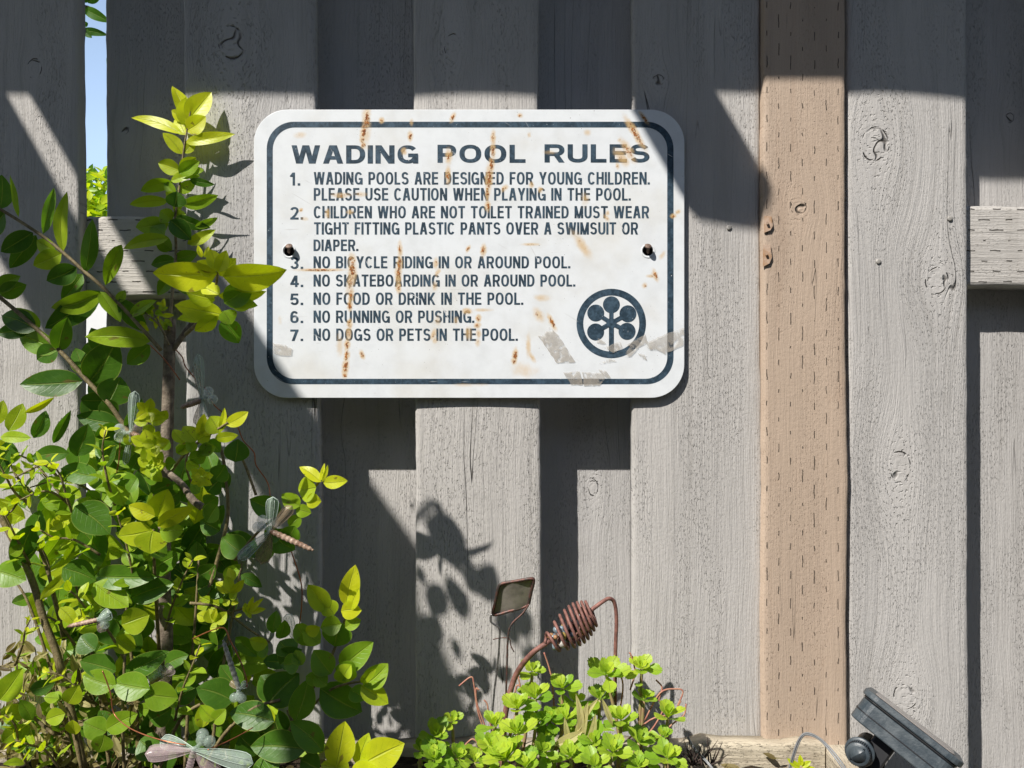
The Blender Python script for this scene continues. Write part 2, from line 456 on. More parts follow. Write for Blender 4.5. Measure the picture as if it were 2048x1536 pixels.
# ------------------------------------------------------------------ sign
def stain_group(spots):
    """rust / dirt masks shared by everything printed on the sign (object coordinates of the sign)"""
    t = bpy.data.node_groups.new("sign_stains", 'ShaderNodeTree')
    t.interface.new_socket("Rust", in_out='OUTPUT', socket_type='NodeSocketFloat')
    t.interface.new_socket("Halo", in_out='OUTPUT', socket_type='NodeSocketFloat')
    t.interface.new_socket("Scratch", in_out='OUTPUT', socket_type='NodeSocketFloat')
    t.interface.new_socket("Speck", in_out='OUTPUT', socket_type='NodeSocketFloat')
    N = NT(t); out = t.nodes.new("NodeGroupOutput")
    o = N.obj(); x, y, z = N.sep(o)
    w = N.noise(o, 260, 3, .6)
    xw = N.m('MULTIPLY_ADD', N.m('SUBTRACT', w, .5), .004, x)
    tot = None
    for (px, py, ln, wd, st, lean) in spots:
        c = P(px, py, SY); s = S(SY)
        dz = N.m('MULTIPLY', N.m('SUBTRACT', z, c.z - SC.z), 1 / (ln * s))
        dx = N.m('MULTIPLY', N.m('SUBTRACT', xw, c.x - SC.x), 1 / (wd * 1.1 * s))
        if lean: dx = N.m('SUBTRACT', dx, N.m('MULTIPLY', dz, lean * ln / wd))
        r2 = N.m('ADD', N.m('MULTIPLY', dx, dx), N.m('MULTIPLY', dz, dz))
        g = N.m('MULTIPLY', N.m('EXPONENT', N.m('MULTIPLY', r2, -.9)), st)
        tot = g if tot is None else N.m('MAXIMUM', tot, g)
    hi = N.noise(o, 330, 4, .7); lo = N.noise(o, 70, 3, .6)
    rust = N.ss(N.m('MULTIPLY', tot, N.m('MULTIPLY_ADD', hi, 3.0, -.80)), .32, .66)
    halo = N.m('MULTIPLY', N.ss(N.m('MULTIPLY', N.m('POWER', tot, .30), N.m('ADD', lo, .50)), .38, .95), .75)
    # fine scratches in two directions
    sc = None
    for k, (ax, az) in enumerate(((220, 9), (60, 260), (9, 180))):
        c1, s1 = math.cos(.55 * k + .5), math.sin(.55 * k + .5)
        u = N.m('ADD', N.m('MULTIPLY', x, c1), N.m('MULTIPLY', z, s1)); v = N.m('SUBTRACT', N.m('MULTIPLY', z, c1), N.m('MULTIPLY', x, s1))
        n = N.noise(N.vec(N.m('MULTIPLY', u, 340), N.m('MULTIPLY', v, 14), float(k)), 1, 1, .5)
        gate = N.ss(N.noise(o, 22 + 9 * k, 2, .5), .52, .66)
        q = N.m('MULTIPLY', N.ss(n, .715, .75), gate)
        sc = q if sc is None else N.m('MAXIMUM', sc, q)
    chip = N.m('MULTIPLY', N.ss(N.noise(o, 420, 2, .6), .70, .74), 1.0)
    sc = N.m('MAXIMUM', sc, chip)
    sp = N.m('MULTIPLY', N.ss(N.noise(o, 520, 1, .5), .735, .77), N.ss(N.noise(o, 18, 2), .45, .65))
    for i, v in enumerate((rust, halo, sc, sp)): t.links.new(v, out.inputs[i])
    return t

SY = -.0075                                    # front face of the sign
SC = P(938, 508, SY)
sign = empty("wading_pool_sign", SC, "white metal sign of wading pool rules, rust streaked, screwed to the fence boards", "sign")
SPOTS = [
 (734,240,18,5,1,0),(728,262,14,5,1,.1),(725,280,8,4,.8,0),(727,290,6,4,.9,0),(763,241,5,4,.7,0),(820,272,8,4,.9,0),(823,245,6,3,.7,0),(905,235,8,4,.9,.3),
 (733,246,40,7,.55,0),(1040,231,4,4,.7,0),(986,275,14,4,.7,0),(986,303,14,4,.9,0),(983,330,14,4,1,0),(978,358,22,5,1,0),(975,386,14,3.5,.9,0),(976,412,9,4,.9,0),
 (897,312,12,5,.8,0),(896,352,16,4,.8,0),(808,302,6,4,.6,0),(1009,377,6,5,.7,.5),(1063,370,5,4,.6,0),(1080,380,5,4,.6,0),
 (1288,236,10,4,.9,-.6),(1270,266,26,6,.9,-.55),(1256,300,20,7,.75,-.5),(1243,315,14,9,.55,-.5),(1235,332,6,3,.6,0),(1100,305,4,10,.45,0),
 (967,500,10,4,1,.1),(936,498,6,3,.9,.4),(800,500,14,4,.8,0),(799,528,20,4,.85,0),(797,548,14,5,1,.0),(797,575,9,4,.8,0),
 (704,521,12,6,.8,0),(705,540,16,6,1,0),(702,562,20,6,.7,.2),(702,590,14,4,.9,.1),(700,612,8,4,1,0),(699,648,9,4,.8,0),(697,666,12,4,.7,0),(694,690,10,4,.9,0),
 (693,712,12,4,1,.1),(691,733,12,5,1,.1),(690,750,6,4,.8,0),(641,540,2.6,32,.95,0),(680,690,22,6,.35,0),(724,709,7,3.5,.9,-.3),
 (872,528,9,4,.7,0),(875,545,8,4,.5,.3),(870,572,8,4,.6,0),(875,640,8,5,.5,0),(935,622,5,8,.7,0),(957,637,6,4,.8,0),(955,651,5,5,.8,0),(957,668,8,4,.7,0),(956,683,8,4,.5,0),
 (965,620,3,14,.5,0),(867,668,9,4,.7,.2),(870,680,6,4,.5,0),(937,668,12,6,.45,0),(912,640,6,4,.5,0),
 (1030,712,13,4,1,.1),(1028,722,6,4,.9,0),(1064,715,9,4,.6,-.4),(1057,690,22,4,.35,0),(1077,630,12,8,.6,-.4),(1104,645,12,4,1,-.4),(1085,596,6,14,.4,-.4),(1050,740,14,22,.3,0),
 (1310,550,10,4,.9,-.3),(1303,552,3,8,.6,0),(1289,571,5,4,.6,0),(1163,490,24,9,.45,-.6),(1062,489,2.5,14,.6,0),(1325,510,8,4,.4,.4),(1346,432,4,4,.9,0),(1356,424,4,4,.5,.4),
 (1213,436,6,4,.6,-.4),(1215,426,5,3,.5,0),(720,388,5,10,.45,0),(683,390,4,16,.5,0),(655,428,8,4,.6,0),(700,424,4,5,.6,0),(610,438,4,6,.5,0),(602,420,3,3,.7,0),(682,393,3,10,.5,0),
 (600,270,6,10,.4,0),(1171,400,14,7,.3,0),(560,640,10,4,.2,0),(940,770,4,30,.2,0),(1240,280,4,4,.5,0),(1175,265,6,6,.35,0),(1058,270,5,3,.5,0),
]
STG = stain_group(SPOTS)
def sign_mat(name, base, kind):
    m, N, b = material(name)
    g = N.n("ShaderNodeGroup", node_tree=STG)
    rust, halo, sc, sp = g.outputs[0], g.outputs[1], g.outputs[2], g.outputs[3]
    o = N.obj()
    mott = N.noise(o, 45, 5, .65); fine = N.noise(o, 240, 3, .6)
    if kind == 'white':
        c = N.mix(N.ss(mott, .35, .75), base, tuple(x * .90 for x in base))
        c = N.mix(N.m('MULTIPLY', N.ss(N.noise(o, 11, 4, .6), .45, .75), .34), c, (.60, .55, .44))
        c = N.mix(N.m('MULTIPLY', sc, .35), c, (.42, .41, .40))
    else:
        c = N.mix(N.ss(N.m('MULTIPLY_ADD', fine, .5, N.m('MULTIPLY', mott, .5)), .40, .62), base, tuple(x * 2.1 + .006 for x in base))
        c = N.mix(N.m('MULTIPLY', sc, .8), c, (.62, .64, .66))
    c = N.mix(sp, c, (.10, .085, .07))
    c = N.mix(halo, c, (.60, .40, .17))
    rc = N.mix(N.ss(N.noise(o, 420, 3, .6), .4, .6), (.42, .155, .03), (.17, .050, .018))
    c = N.mix(rust, c, rc)
    N.set(b.inputs["Base Color"], c)
    N.set(b.inputs["Roughness"], N.m('ADD', N.m('MULTIPLY', rust, .4), N.m('MULTIPLY_ADD', mott, .2, .32)))
    b.inputs["Specular IOR Level"].default_value = .35
    N.set(b.inputs["Normal"], N.bump(N.m('ADD', N.m('MULTIPLY', rust, 1.0), N.m('MULTIPLY', N.noise(o, 9, 2), 3.0)), .0005, .6))
    return m
MAT['sign_white'] = sign_mat("enamel_white", (.715, .742, .765), 'white')
MAT['sign_blue'] = sign_mat("faded_navy_print", (.022, .040, .058), 'blue')

def rounded(l, r, t, b, rad, n=10):
    """closed outline in photo pixels"""
    pts = []
    for cx, cy, a0 in ((r - rad, t + rad, -90), (r - rad, b - rad, 0), (l + rad, b - rad, 90), (l + rad, t + rad, 180)):
        for k in range(n + 1):
            a = math.radians(a0 + 90 * k / n)
            pts.append((cx + rad * math.cos(a), cy + rad * math.sin(a)))
    return pts
def circle(cx, cy, r, n=40): return [(cx + r * math.cos(2*math.pi*k/n), cy + r * math.sin(2*math.pi*k/n)) for k in range(n)]

def plate(name, loops, y, thick, mat, parent, bevel=0.0):
    """filled outlines (photo pixels, holes included) as a flat solid whose front is at depth y"""
    cu = bpy.data.curves.new("outline", 'CURVE'); cu.dimensions = '2D'; cu.fill_mode = 'BOTH'
    cu.extrude = thick / 2 - bevel; cu.bevel_depth = bevel; cu.bevel_resolution = 2
    for lp in loops:
        sp = cu.splines.new('POLY'); sp.points.add(len(lp) - 1); sp.use_cyclic_u = True
        for p, (px, py) in zip(sp.points, lp):
            q = P(px, py, SY); p.co = (q.x - SC.x, q.z - SC.z, 0, 1)
    ob = bpy.data.objects.new("tmp", cu); COL.objects.link(ob)
    dg = bpy.context.evaluated_depsgraph_get()
    me = bpy.data.meshes.new_from_object(ob.evaluated_get(dg))
    bpy.data.objects.remove(ob)
    me.transform(Matrix.Translation((0, y + thick / 2 - SY, 0)) @ Matrix.Rotation(math.pi / 2, 4, 'X'))
    me.materials.clear(); me.materials.append(mat); me.name = name
    return link(bpy.data.objects.new(name, me), parent)

HOLES = [circle(578, 502, 11.5, 24), circle(1296, 501, 11.5, 24)]
plate("panel", [rounded(508.5, 1368, 220, 795, 66, 14)] + HOLES, SY, .0022, MAT['sign_white'], sign, .0005)
plate("border_line", [rounded(533.5, 1347, 243.5, 768.5, 54, 14), rounded(545.5, 1334.5, 255, 757.5, 44, 14)], SY - .00012, .0002, MAT['sign_blue'], sign)
# a park emblem: a ring with a tree of five discs
em = [circle(1222.5, 647, 69.5, 64), circle(1222.5, 647, 56, 64)]
plate("emblem", em, SY - .00012, .0002, MAT['sign_blue'], sign)
disc = [(1222.8, 609.5), (1191.5, 626), (1255.8, 627.5), (1191.2, 663.8), (1254, 662.5)]
eo = MB()
def quad(a, b, w):
    a, b = Vector(a), Vector(b); d = (b - a).normalized(); n = Vector((-d.y, d.x)) * w / 2
    return [tuple(a + n), tuple(b + n), tuple(b - n), tuple(a - n)]
for k, (cx, cy) in enumerate(disc):
    yy = SY - .00012 - .00004 * k
    c0 = circle(cx, cy, 17, 32); eo.add([P(px, py, yy) for px, py in c0], [tuple(range(32))])
for k, (cx, cy) in enumerate(disc):
    yy = SY - .00034 - .00004 * k
    q = quad((1222.5, 646), (cx + (1222.5 - cx) * .35, cy + (646 - cy) * .35), 8.5); eo.add([P(px, py, yy) for px, py in q], [(0, 1, 2, 3)])
q = quad((1222.5, 640), (1222.5, 706), 9.5); eo.add([P(px, py, SY - .00056) for px, py in q], [(0, 1, 2, 3)])
c0 = circle(1222.5, 646, 10, 20); eo.add([P(px, py, SY - .0006) for px, py in c0], [tuple(range(20))])
eo.build("emblem_tree", MAT['sign_blue'], sign, False)

# capital letters drawn as strokes: stems, bars, diagonals and bowls of a plain grotesque alphabet
GW = {'A':.80,'B':.74,'C':.78,'D':.76,'E':.66,'F':.62,'G':.82,'H':.76,'I':.17,'K':.78,'L':.60,'M':.92,'N':.76,'O':.82,'P':.70,'R':.76,
      'S':.74,'T':.72,'U':.76,'V':.78,'W':1.14,'Y':.80,'.':.17,'1':.40,'2':.62,'3':.62,'4':.66,'5':.62,'6':.62,'7':.60}
def _sup(cx, cy, rx, ry, a0, a1, n=22, e=2.35):
    out = []
    for k in range(n + 1):
        a = math.radians(a0 + (a1 - a0) * k / n); c_, s_ = math.cos(a), math.sin(a)
        out.append((cx + rx * math.copysign(abs(c_) ** (2 / e), c_), cy + ry * math.copysign(abs(s_) ** (2 / e), s_)))
    return out
def glyph(ch, x0, yb, w, cap, tx, ty):
    """strokes of one letter as quad strips [(left points, right points)] in photo pixels (y up from the base line)"""
    a, b = tx / 2, ty / 2
    L, R, T, B, M = a, w - a, cap - b, b, cap / 2
    st = []
    def strip(pts):
        l, r = [], []
        for i, p in enumerate(pts):
            q0, q1 = pts[max(i-1, 0)], pts[min(i+1, len(pts)-1)]
            dx, dy = q1[0] - q0[0], q1[1] - q0[1]; d = math.hypot(dx, dy) or 1
            n = (-dy / d, dx / d); sh = 1.0
            l.append((p[0] + n[0] * a * sh, p[1] + n[1] * b * sh)); r.append((p[0] - n[0] * a * sh, p[1] - n[1] * b * sh))
        st.append((l, r))
    def stem(x, y0=0, y1=None): y1 = cap if y1 is None else y1; st.append(([(x-a, y0), (x-a, y1)], [(x+a, y0), (x+a, y1)]))
    def bar(y, xa, xb): st.append(([(xa, y-b), (xb, y-b)], [(xa, y+b), (xb, y+b)]))
    def diag(xa, ya, xb, yb2, k=1.08): t = a * k; st.append(([(xa-t, ya), (xb-t, yb2)], [(xa+t, ya), (xb+t, yb2)]))
    rx, ry = (R - L) / 2, (T - B) / 2
    cx = w / 2
    if ch == 'A': diag(a*1.08, 0, cx - a*.35, cap); diag(w - a*1.08, 0, cx + a*.35, cap); bar(cap*.31, w*.22, w*.78)
    elif ch == 'V': diag(a*1.08, cap, cx - a*.35, 0); diag(w - a*1.08, cap, cx + a*.35, 0)
    elif ch == 'W':
        q = w * .27
        diag(a*1.0, cap, q - a*.2, 0, 1.0); diag(cx - a*.3, cap, q + a*.3, 0, 1.0); diag(cx + a*.3, cap, w - q - a*.3, 0, 1.0); diag(w - a*1.0, cap, w - q + a*.2, 0, 1.0)
    elif ch == 'M': stem(L); stem(R); diag(L + a*.2, cap, cx - a*.2, 0, 1.0); diag(R - a*.2, cap, cx + a*.2, 0, 1.0)
    elif ch == 'N': stem(L); stem(R); diag(L + a*.15, cap, R - a*.15, 0, 1.15)
    elif ch == 'I': stem(cx)
    elif ch == 'L': stem(L); bar(B, L, w)
    elif ch == 'H': stem(L); stem(R); bar(cap*.53, L, R)
    elif ch == 'E': stem(L); bar(B, L, w); bar(T, L, w*.98); bar(cap*.53, L, w*.94)
    elif ch == 'F': stem(L); bar(T, L, w); bar(cap*.51, L, w*.9)
    elif ch == 'T': stem(cx, 0, T); bar(T, 0, w)
    elif ch == 'K': stem(L); diag(w - a*1.3, cap, L + a*.6, cap*.36, 1.15); diag(L + (w-2*a)*.30, cap*.56, w - a*1.1, 0, 1.1)
    elif ch == 'Y': stem(cx, 0, cap*.42); diag(a*1.08, cap, cx, cap*.40); diag(w - a*1.08, cap, cx, cap*.40)
    elif ch == 'O': strip(_sup(cx, M, rx, ry, 0, 360, 44))
    elif ch == 'C': strip(_sup(cx, M, rx, ry, 38, 322, 36))
    elif ch == 'G': strip(_sup(cx, M, rx, ry, 38, 335, 36)); bar(cap*.45, w*.52, w); stem(R + a*.1, 0, cap*.47)
    elif ch == 'U': strip([(L, cap)] + _sup(cx, cap*.36, rx, cap*.36 - b, 180, 360, 22) + [(R, cap)])
    elif ch == 'D': stem(L); strip([(L, T)] + _sup(w*.42, M, R - w*.42, ry, 90, -90, 24) + [(L, B)])
    elif ch in 'PR':
        lo = cap * (.44 if ch == 'P' else .46); m = (T + lo) / 2; h = (T - lo) / 2
        stem(L); strip([(L, T)] + _sup(w*.56, m, R - w*.56, h, 90, -90, 18) + [(L, lo)])
        if ch == 'R': diag(w*.56, lo, w - a*1.05, 0, 1.1)
    elif ch == 'B':
        stem(L); m = cap*.53
        strip([(L, T)] + _sup(w*.54, (T+m)/2, R - w*.58, (T-m)/2, 90, -90, 18) + [(L, m)])
        strip([(L, m)] + _sup(w*.54, (B+m)/2, R - w*.54, (m-B)/2, 90, -90, 18) + [(L, B)])
    elif ch == 'S':
        m = cap*.52
        strip(_sup(cx, (T+m)/2, rx*.94, (T-m)/2, 18, 250, 20, 2.2) + _sup(cx, (B+m)/2, rx, (m-B)/2, 70, -162, 20, 2.2))
    elif ch == '.': st.append(([(cx - a*1.05, 0), (cx - a*1.05, ty*1.15)], [(cx + a*1.05, 0), (cx + a*1.05, ty*1.15)]))
    elif ch == '1': stem(w*.66); diag(w*.12, cap*.70, w*.62, cap*.98, 1.1); bar(cap*.74, 0, w*.6)
    elif ch == '2': strip(_sup(cx, cap*.70, rx, cap*.30 - b, 165, -12, 18) + [(w*.58, cap*.34), (L + a*.2, B)]); bar(B, 0, w)
    elif ch == '3':
        m = cap*.53
        strip(_sup(cx, (T+m)/2, rx*.92, (T-m)/2, 165, -90, 20, 2.1)); strip(_sup(cx, (B+m)/2, rx, (m-B)/2, 90, -165, 20, 2.1))
    elif ch == '4': stem(w*.70); bar(cap*.27, 0, w); diag(w*.66, cap, a*1.1, cap*.27, 1.2)
    elif ch == '5': bar(T, w*.16, w*.95); diag(w*.24, cap, w*.14, cap*.42, 1.0); strip([(L, cap*.50)] + _sup(cx, cap*.33, rx, cap*.33 - b, 128, -160, 24))
    elif ch == '6': strip(_sup(cx, cap*.32, rx, cap*.32 - b, 0, 360, 30)); strip(_sup(cx, M, rx, ry, 40, 200, 20))
    elif ch == '7': bar(T, 0, w); diag(w - a*1.6, cap - ty, w*.34, 0, 1.2)
    return [([(x0 + x, yb - y) for x, y in l], [(x0 + x, yb - y) for x, y in r]) for l, r in st]

def lettering(name, words, parent, tx=4.3, ty=3.7, sp=.13, ws=.36):
    """words: (text, x0, x1, y_top, y_base) in photo pixels, one mesh for the whole piece of writing"""
    v, f = [], []
    for (txt, x0, x1, yt, yb_) in words:
        cap = yb_ - yt
        adv = sum(ws if c == ' ' else GW[c] for c in txt) + sp * (len(txt) - 1)
        # stems keep their thickness, only the widths stretch
        k = (x1 - x0) / adv
        x = x0; ns = 0
        for c in txt:
            if c == ' ': x += (ws + sp) * k; continue
            for l, r in glyph(c, x, yb_, GW[c] * k, cap, tx, ty):
                y = SY - .00014 - .000012 * (ns % 6); ns += 1
                n0 = len(v); m = len(l)
                v += [P(px, py, y) for px, py in l] + [P(px, py, y) for px, py in r]
                f += [(n0+i, n0+i+1, n0+m+i+1, n0+m+i) for i in range(m - 1)]
            x += (GW[c] + sp) * k
    return mesh_obj(name, v, f, MAT['sign_blue'], parent, False)

for wd_ in (("WADING", 583, 836, 290.5, 327), ("POOL", 875, 1051, 289.5, 325.5), ("RULES", 1089, 1299, 288.5, 325)):
    lettering("heading", [wd_], sign, 10.5, 7.2, .12)
RULES = [
 ("1.", 345, 371, [("WADING POOLS ARE DESIGNED FOR YOUNG CHILDREN.", 627.5, 1299, 344, 369), ("PLEASE USE CAUTION WHEN PLAYING IN THE POOL.", 627.5, 1261, 376, 401)]),
 ("2.", 414, 439, [("CHILDREN WHO ARE NOT TOILET TRAINED MUST WEAR", 627.5, 1298, 412, 436.5), ("TIGHT FITTING PLASTIC PANTS OVER A SWIMSUIT OR", 628, 1276, 444.5, 469), ("DIAPER.", 627, 716, 479, 502)]),
 ("3.", 514, 538, [("NO BICYCLE RIDING IN OR AROUND POOL.", 627, 1140, 512.5, 536.5)]),
 ("4.", 551, 574, [("NO SKATEBOARDING IN OR AROUND POOL.", 627, 1150, 549, 573)]),
 ("5.", 587, 610, [("NO FOOD OR DRINK IN THE POOL.", 627, 1046, 585, 609.5)]),
 ("6.", 622, 646, [("NO RUNNING OR PUSHING.", 627, 948, 621, 645.5)]),
 ("7.", 659, 682, [("NO DOGS OR PETS IN THE POOL.", 627, 1035, 657, 681.5)]),
]
for num, t_, b_, lines in RULES:
    lettering("rule_number", [(num, 580.5, 606 if num != '1.' else 600, t_, b_)], sign, 4.8, 4.0, .16)
    lettering("rule_text", lines, sign)
# leftovers of tape and a sticker
def tape_mat():
    m, N, b = material("old_tape_residue")
    o = N.obj(); n = N.noise(o, 160, 4, .7)
    N.set(b.inputs["Base Color"], N.mix(N.ss(n, .35, .65), (.52, .47, .40), (.40, .355, .30)))
    b.inputs["Roughness"].default_value = .5
    N.set(b.inputs["Alpha"], N.m('MULTIPLY', N.ss(N.noise(o, 130, 4, .65), .34, .50), N.m('MULTIPLY_ADD', N.noise(o, 40, 2), .5, .22)))
    return m
MAT['tape'] = tape_mat()
SHARDS = [
 [(1099,654),(1116,669),(1151,724),(1113,726),(1076,671),(1085,672)],
 [(1127,745),(1160,743),(1166,770),(1142,769)], [(1164,744),(1206,747),(1211,757),(1198,771),(1168,771)], [(1196,738),(1211,741),(1222,755),(1211,755)],
 [(1197,676),(1212,686),(1207,689),(1192,685)],[(1208,694),(1240,683),(1246,697),(1225,706)],[(1254,690),(1290,668),(1296,685),(1270,697)],[(1220,717),(1233,722),(1198,727)],
 [(1292,687),(1330,668),(1368,656),(1366,690),(1330,708),(1318,701),(1300,697)],[(1275,706),(1290,710),(1294,721),(1284,716)],[(1250,706),(1262,690),(1278,695),(1262,712),(1250,716)],
 [(1290,690),(1312,700),(1300,700)],
 [(545,686),(570,690),(584,697),(583,711),(560,711),(546,705)],
]
for i, sh in enumerate(SHARDS):
    c = MB(); yy = SY - .00075 - .00003 * i
    rg = []
    for k in range(len(sh)):
        (xa, ya), (xb, yb2) = sh[k], sh[(k + 1) % len(sh)]
        nn = max(1, int(math.hypot(xb - xa, yb2 - ya) / 5))
        rg += [(xa + (xb - xa) * q / nn + random.uniform(-.9, .9), ya + (yb2 - ya) * q / nn + random.uniform(-.9, .9)) for q in range(nn)]
    c.add([P(x, y_, yy) for x, y_ in rg], [tuple(range(len(rg)))])
    c.build("tape_residue", MAT['tape'], sign, False)
# two bent nails through the holes
MAT['steel'] = simple("dull_nail_steel", (.20, .14, .11), .6, .3, .3, 220, .0003, .4, (.10, .06, .045))
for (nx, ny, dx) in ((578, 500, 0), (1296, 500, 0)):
    nb = MB()
    nb.tube([P(nx, ny + 6, .004), P(nx, ny + 4, SY), P(nx, ny - 2, SY - .004), P(nx - dx, ny - 7, SY - .006)], .0014, 10)
    hc = P(nx, ny - 7.5, SY - .0062); ax = Vector((.05, -.75, .66)).normalized()
    nb.tube([hc - ax * .0004, hc + ax * .0005, hc + ax * .0010], [.0036, .0037, .0030], 16)
    nb.build("nail", MAT['steel'], sign, True)
    dh = MB(); dh.add([P(a_, b_, -.0012) for a_, b_ in circle(nx + 1, ny + 3, 17, 24)], [tuple(range(24))])  # near-black disc paints the shade inside the hole
    dh.build('hole_shade_disc', simple('painted_hole_shade', (.012, .010, .009), .9), sign, False)
    gk = MB()
    ri = circle(nx, ny + 2, 11.2, 28); ro = circle(nx, ny + 2, 14.5, 28)
    gk.add([P(a, b_, SY - .0002) for a, b_ in ri] + [P(a, b_, SY - .0009) for a, b_ in circle(nx, ny + 2, 12.6, 28)] + [P(a, b_, SY - .0002) for a, b_ in ro],
           [(i, (i+1) % 28, (i+1) % 28 + 28, i + 28) for i in range(28)] + [(i + 28, (i+1) % 28 + 28, (i+1) % 28 + 56, i + 56) for i in range(28)])
    gk.build("hole_rim", MAT['sign_white'], sign)

# ------------------------------------------------------------------ unseen pergola, its slats shaped to shade the fence (stands over and behind the viewer)
PH = .86
def cast(px, py):                       # point of the pergola whose shadow falls on fence pixel (px, py)
    q = P(px, py, 0); t = (PH - q.z) / 1.35
    return Vector((q.x - .87 * t, -t, PH))
perg = empty("pergola", (-1.2, -1.5, GZ), "unseen grey timber pergola over the fence, slats shaped for their shade", "pergola")
MAT['perg'] = simple("grey_stained_timber", (.33, .31, .29), .7, 0, .15, 30)
def shade_slat(name, pts, th=.008):  # thin piece, outline drawn back from the shade it must cast
    v = [cast(*p) for p in pts]
    n = len(v)
    c = MB(); c.add([q + Vector((0, 0, th / 2)) for q in v] + [q - Vector((0, 0, th / 2)) for q in v],
        [tuple(range(n)), tuple(range(2*n-1, n-1, -1))] + [(i, i + n, (i+1) % n + n, (i+1) % n) for i in range(n)])
    return c.build(name, MAT['perg'], perg, False)
shade_slat("shade_top_board", [(-2300, -700), (-2300, 180), (-900, 180), (300, 183), (1000, 182), (1450, 178), (1760, 178), (1960, 192), (3600, 190), (3600, -700)])
I = lambda x, c, m=1.73: c + m * x
shade_slat("shade_rafter", [(56, 178), (600, I(600, 88)), (690, I(690, 130)), (765, I(765, 186)), (1300, I(1300, 190)), (1280, 2500), (1080, 1800), (962, 1490), (925, 1395), (882, 1290), (838, 1228), (832, 1165), (829, 1112), (748, 1000), (640, 850), (515, 660), (440, 548), (380, 440), (250, 250), (210, 178)])
shade_slat("shade_rafter", [(-900, -1000), (3, 176), (340, I(340, 190)), (300, 830), (205, 868), (0, 515), (-700, -690)])
shade_slat("shade_rafter", [(1262, 176), (1264, 222), (1286, 258), (1370, 404), (1400, 436), (1430, 440), (1470, 447), (1522, 452), (1538, 444), (1546, 430), (1553, 412), (1549, 396), (1536, 368), (1521, 340), (1424, 176)])
for (xx, yy) in ((-2.0, -1.9), (2.2, -1.9)):
    MB().box((xx, yy, (GZ + PH - .01) / 2), (.09, .09, PH - .01 - GZ)).build("upright", MAT['perg'], perg, False)
for yy in (-.62, -1.9):
    MB().box((.1, yy, PH + .075), (4.6, .04, .14)).build("crossbeam", MAT['perg'], perg, False) if yy < -1 else None
for xx in (-2.0, 2.2):
    MB().box((xx, -1.15, PH + .04), (.04, 1.6, .06)).build("crossbeam", MAT['perg'], perg, False)
# ------------------------------------------------------------------ planter along the fence
MAT['soil'] = simple("dark_soil", (.055, .038, .026), .95, 0, .25, 90, .004, .2, (.02, .014, .010))
planter = empty("planter_box", (-.2, -.2, GZ), "weathered raw timber planter box standing against the fence", "planter")
pt = P(1000, 1490, -.022)
pr = P(1650, 1490, -.022).x
beam_x("back_beam", (-.80, pt.z - .004), (pr, pt.z + .001), .09, -.022, .0205, MAT['raw'], planter, seed=31, wob=.0013)
def plank_y(x0, x1, ztop, h, y0, y1, name, seed):
    o = beam_x(name, (0, 0), (y1 - y0, 0), h, 0, x1 - x0, MAT['raw'], planter, seed=seed, wob=.001)
    return o
side = MB()
x0 = pr + .002
def raw_box(name, c, size, grain='y'):
    q = MB().box(c, size)
    vv = np.array(q.v)
    # subdivide for the grain attributes
    o = mesh_obj(name, vv, q.f, MAT['raw'], planter, False,
                 {"gu": vv[:, 0] + vv[:, 2], "gl": vv[:, 1], "kr": np.full(len(vv), 9.0), "rid": np.full(len(vv), random.random())})
    m = o.modifiers.new("bevel", 'BEVEL'); m.width = .003; m.segments = 2
    return o
raw_box("side_plank", (pr + .021, -.235, (pt.z - .006 + GZ) / 2), (.038, .46, pt.z - .006 - GZ))
raw_box("side_plank", (-.822, -.235, (pt.z - .006 + GZ) / 2), (.038, .46, pt.z - .006 - GZ))
raw_box("front_plank", ((pr - .80) / 2, -.447, (pt.z - .010 + GZ) / 2), (pr + .80 - .004, .036, pt.z - .01 - GZ))
raw_box("back_plank", ((pr - .80) / 2, -.024, (pt.z - .1 + GZ) / 2), (pr + .80 - .004, .036, pt.z - .1 - GZ))
# soil
SZ = pt.z - .030
def soil_lift(x): return .016 / (1 + math.exp((x - .12) * 40))
nx, ny = 90, 36
sv, sf = [], []
for j in range(ny + 1):
    for i in range(nx + 1):
        x = -.802 + (pr + .801) * i / nx; y = -.428 + .4055 * j / ny
        sv.append((x, y, SZ + soil_lift(x) + .010 * mnoise.noise((x * 14, y * 14, 0)) + .006 * mnoise.noise((x * 50, y * 50, 3))))
for j in range(ny):
    for i in range(nx): a = j * (nx + 1) + i; sf.append((a, a + 1, a + nx + 2, a + nx + 1))
tag(mesh_obj("soil", sv, sf, MAT['soil'], None), kind="structure")

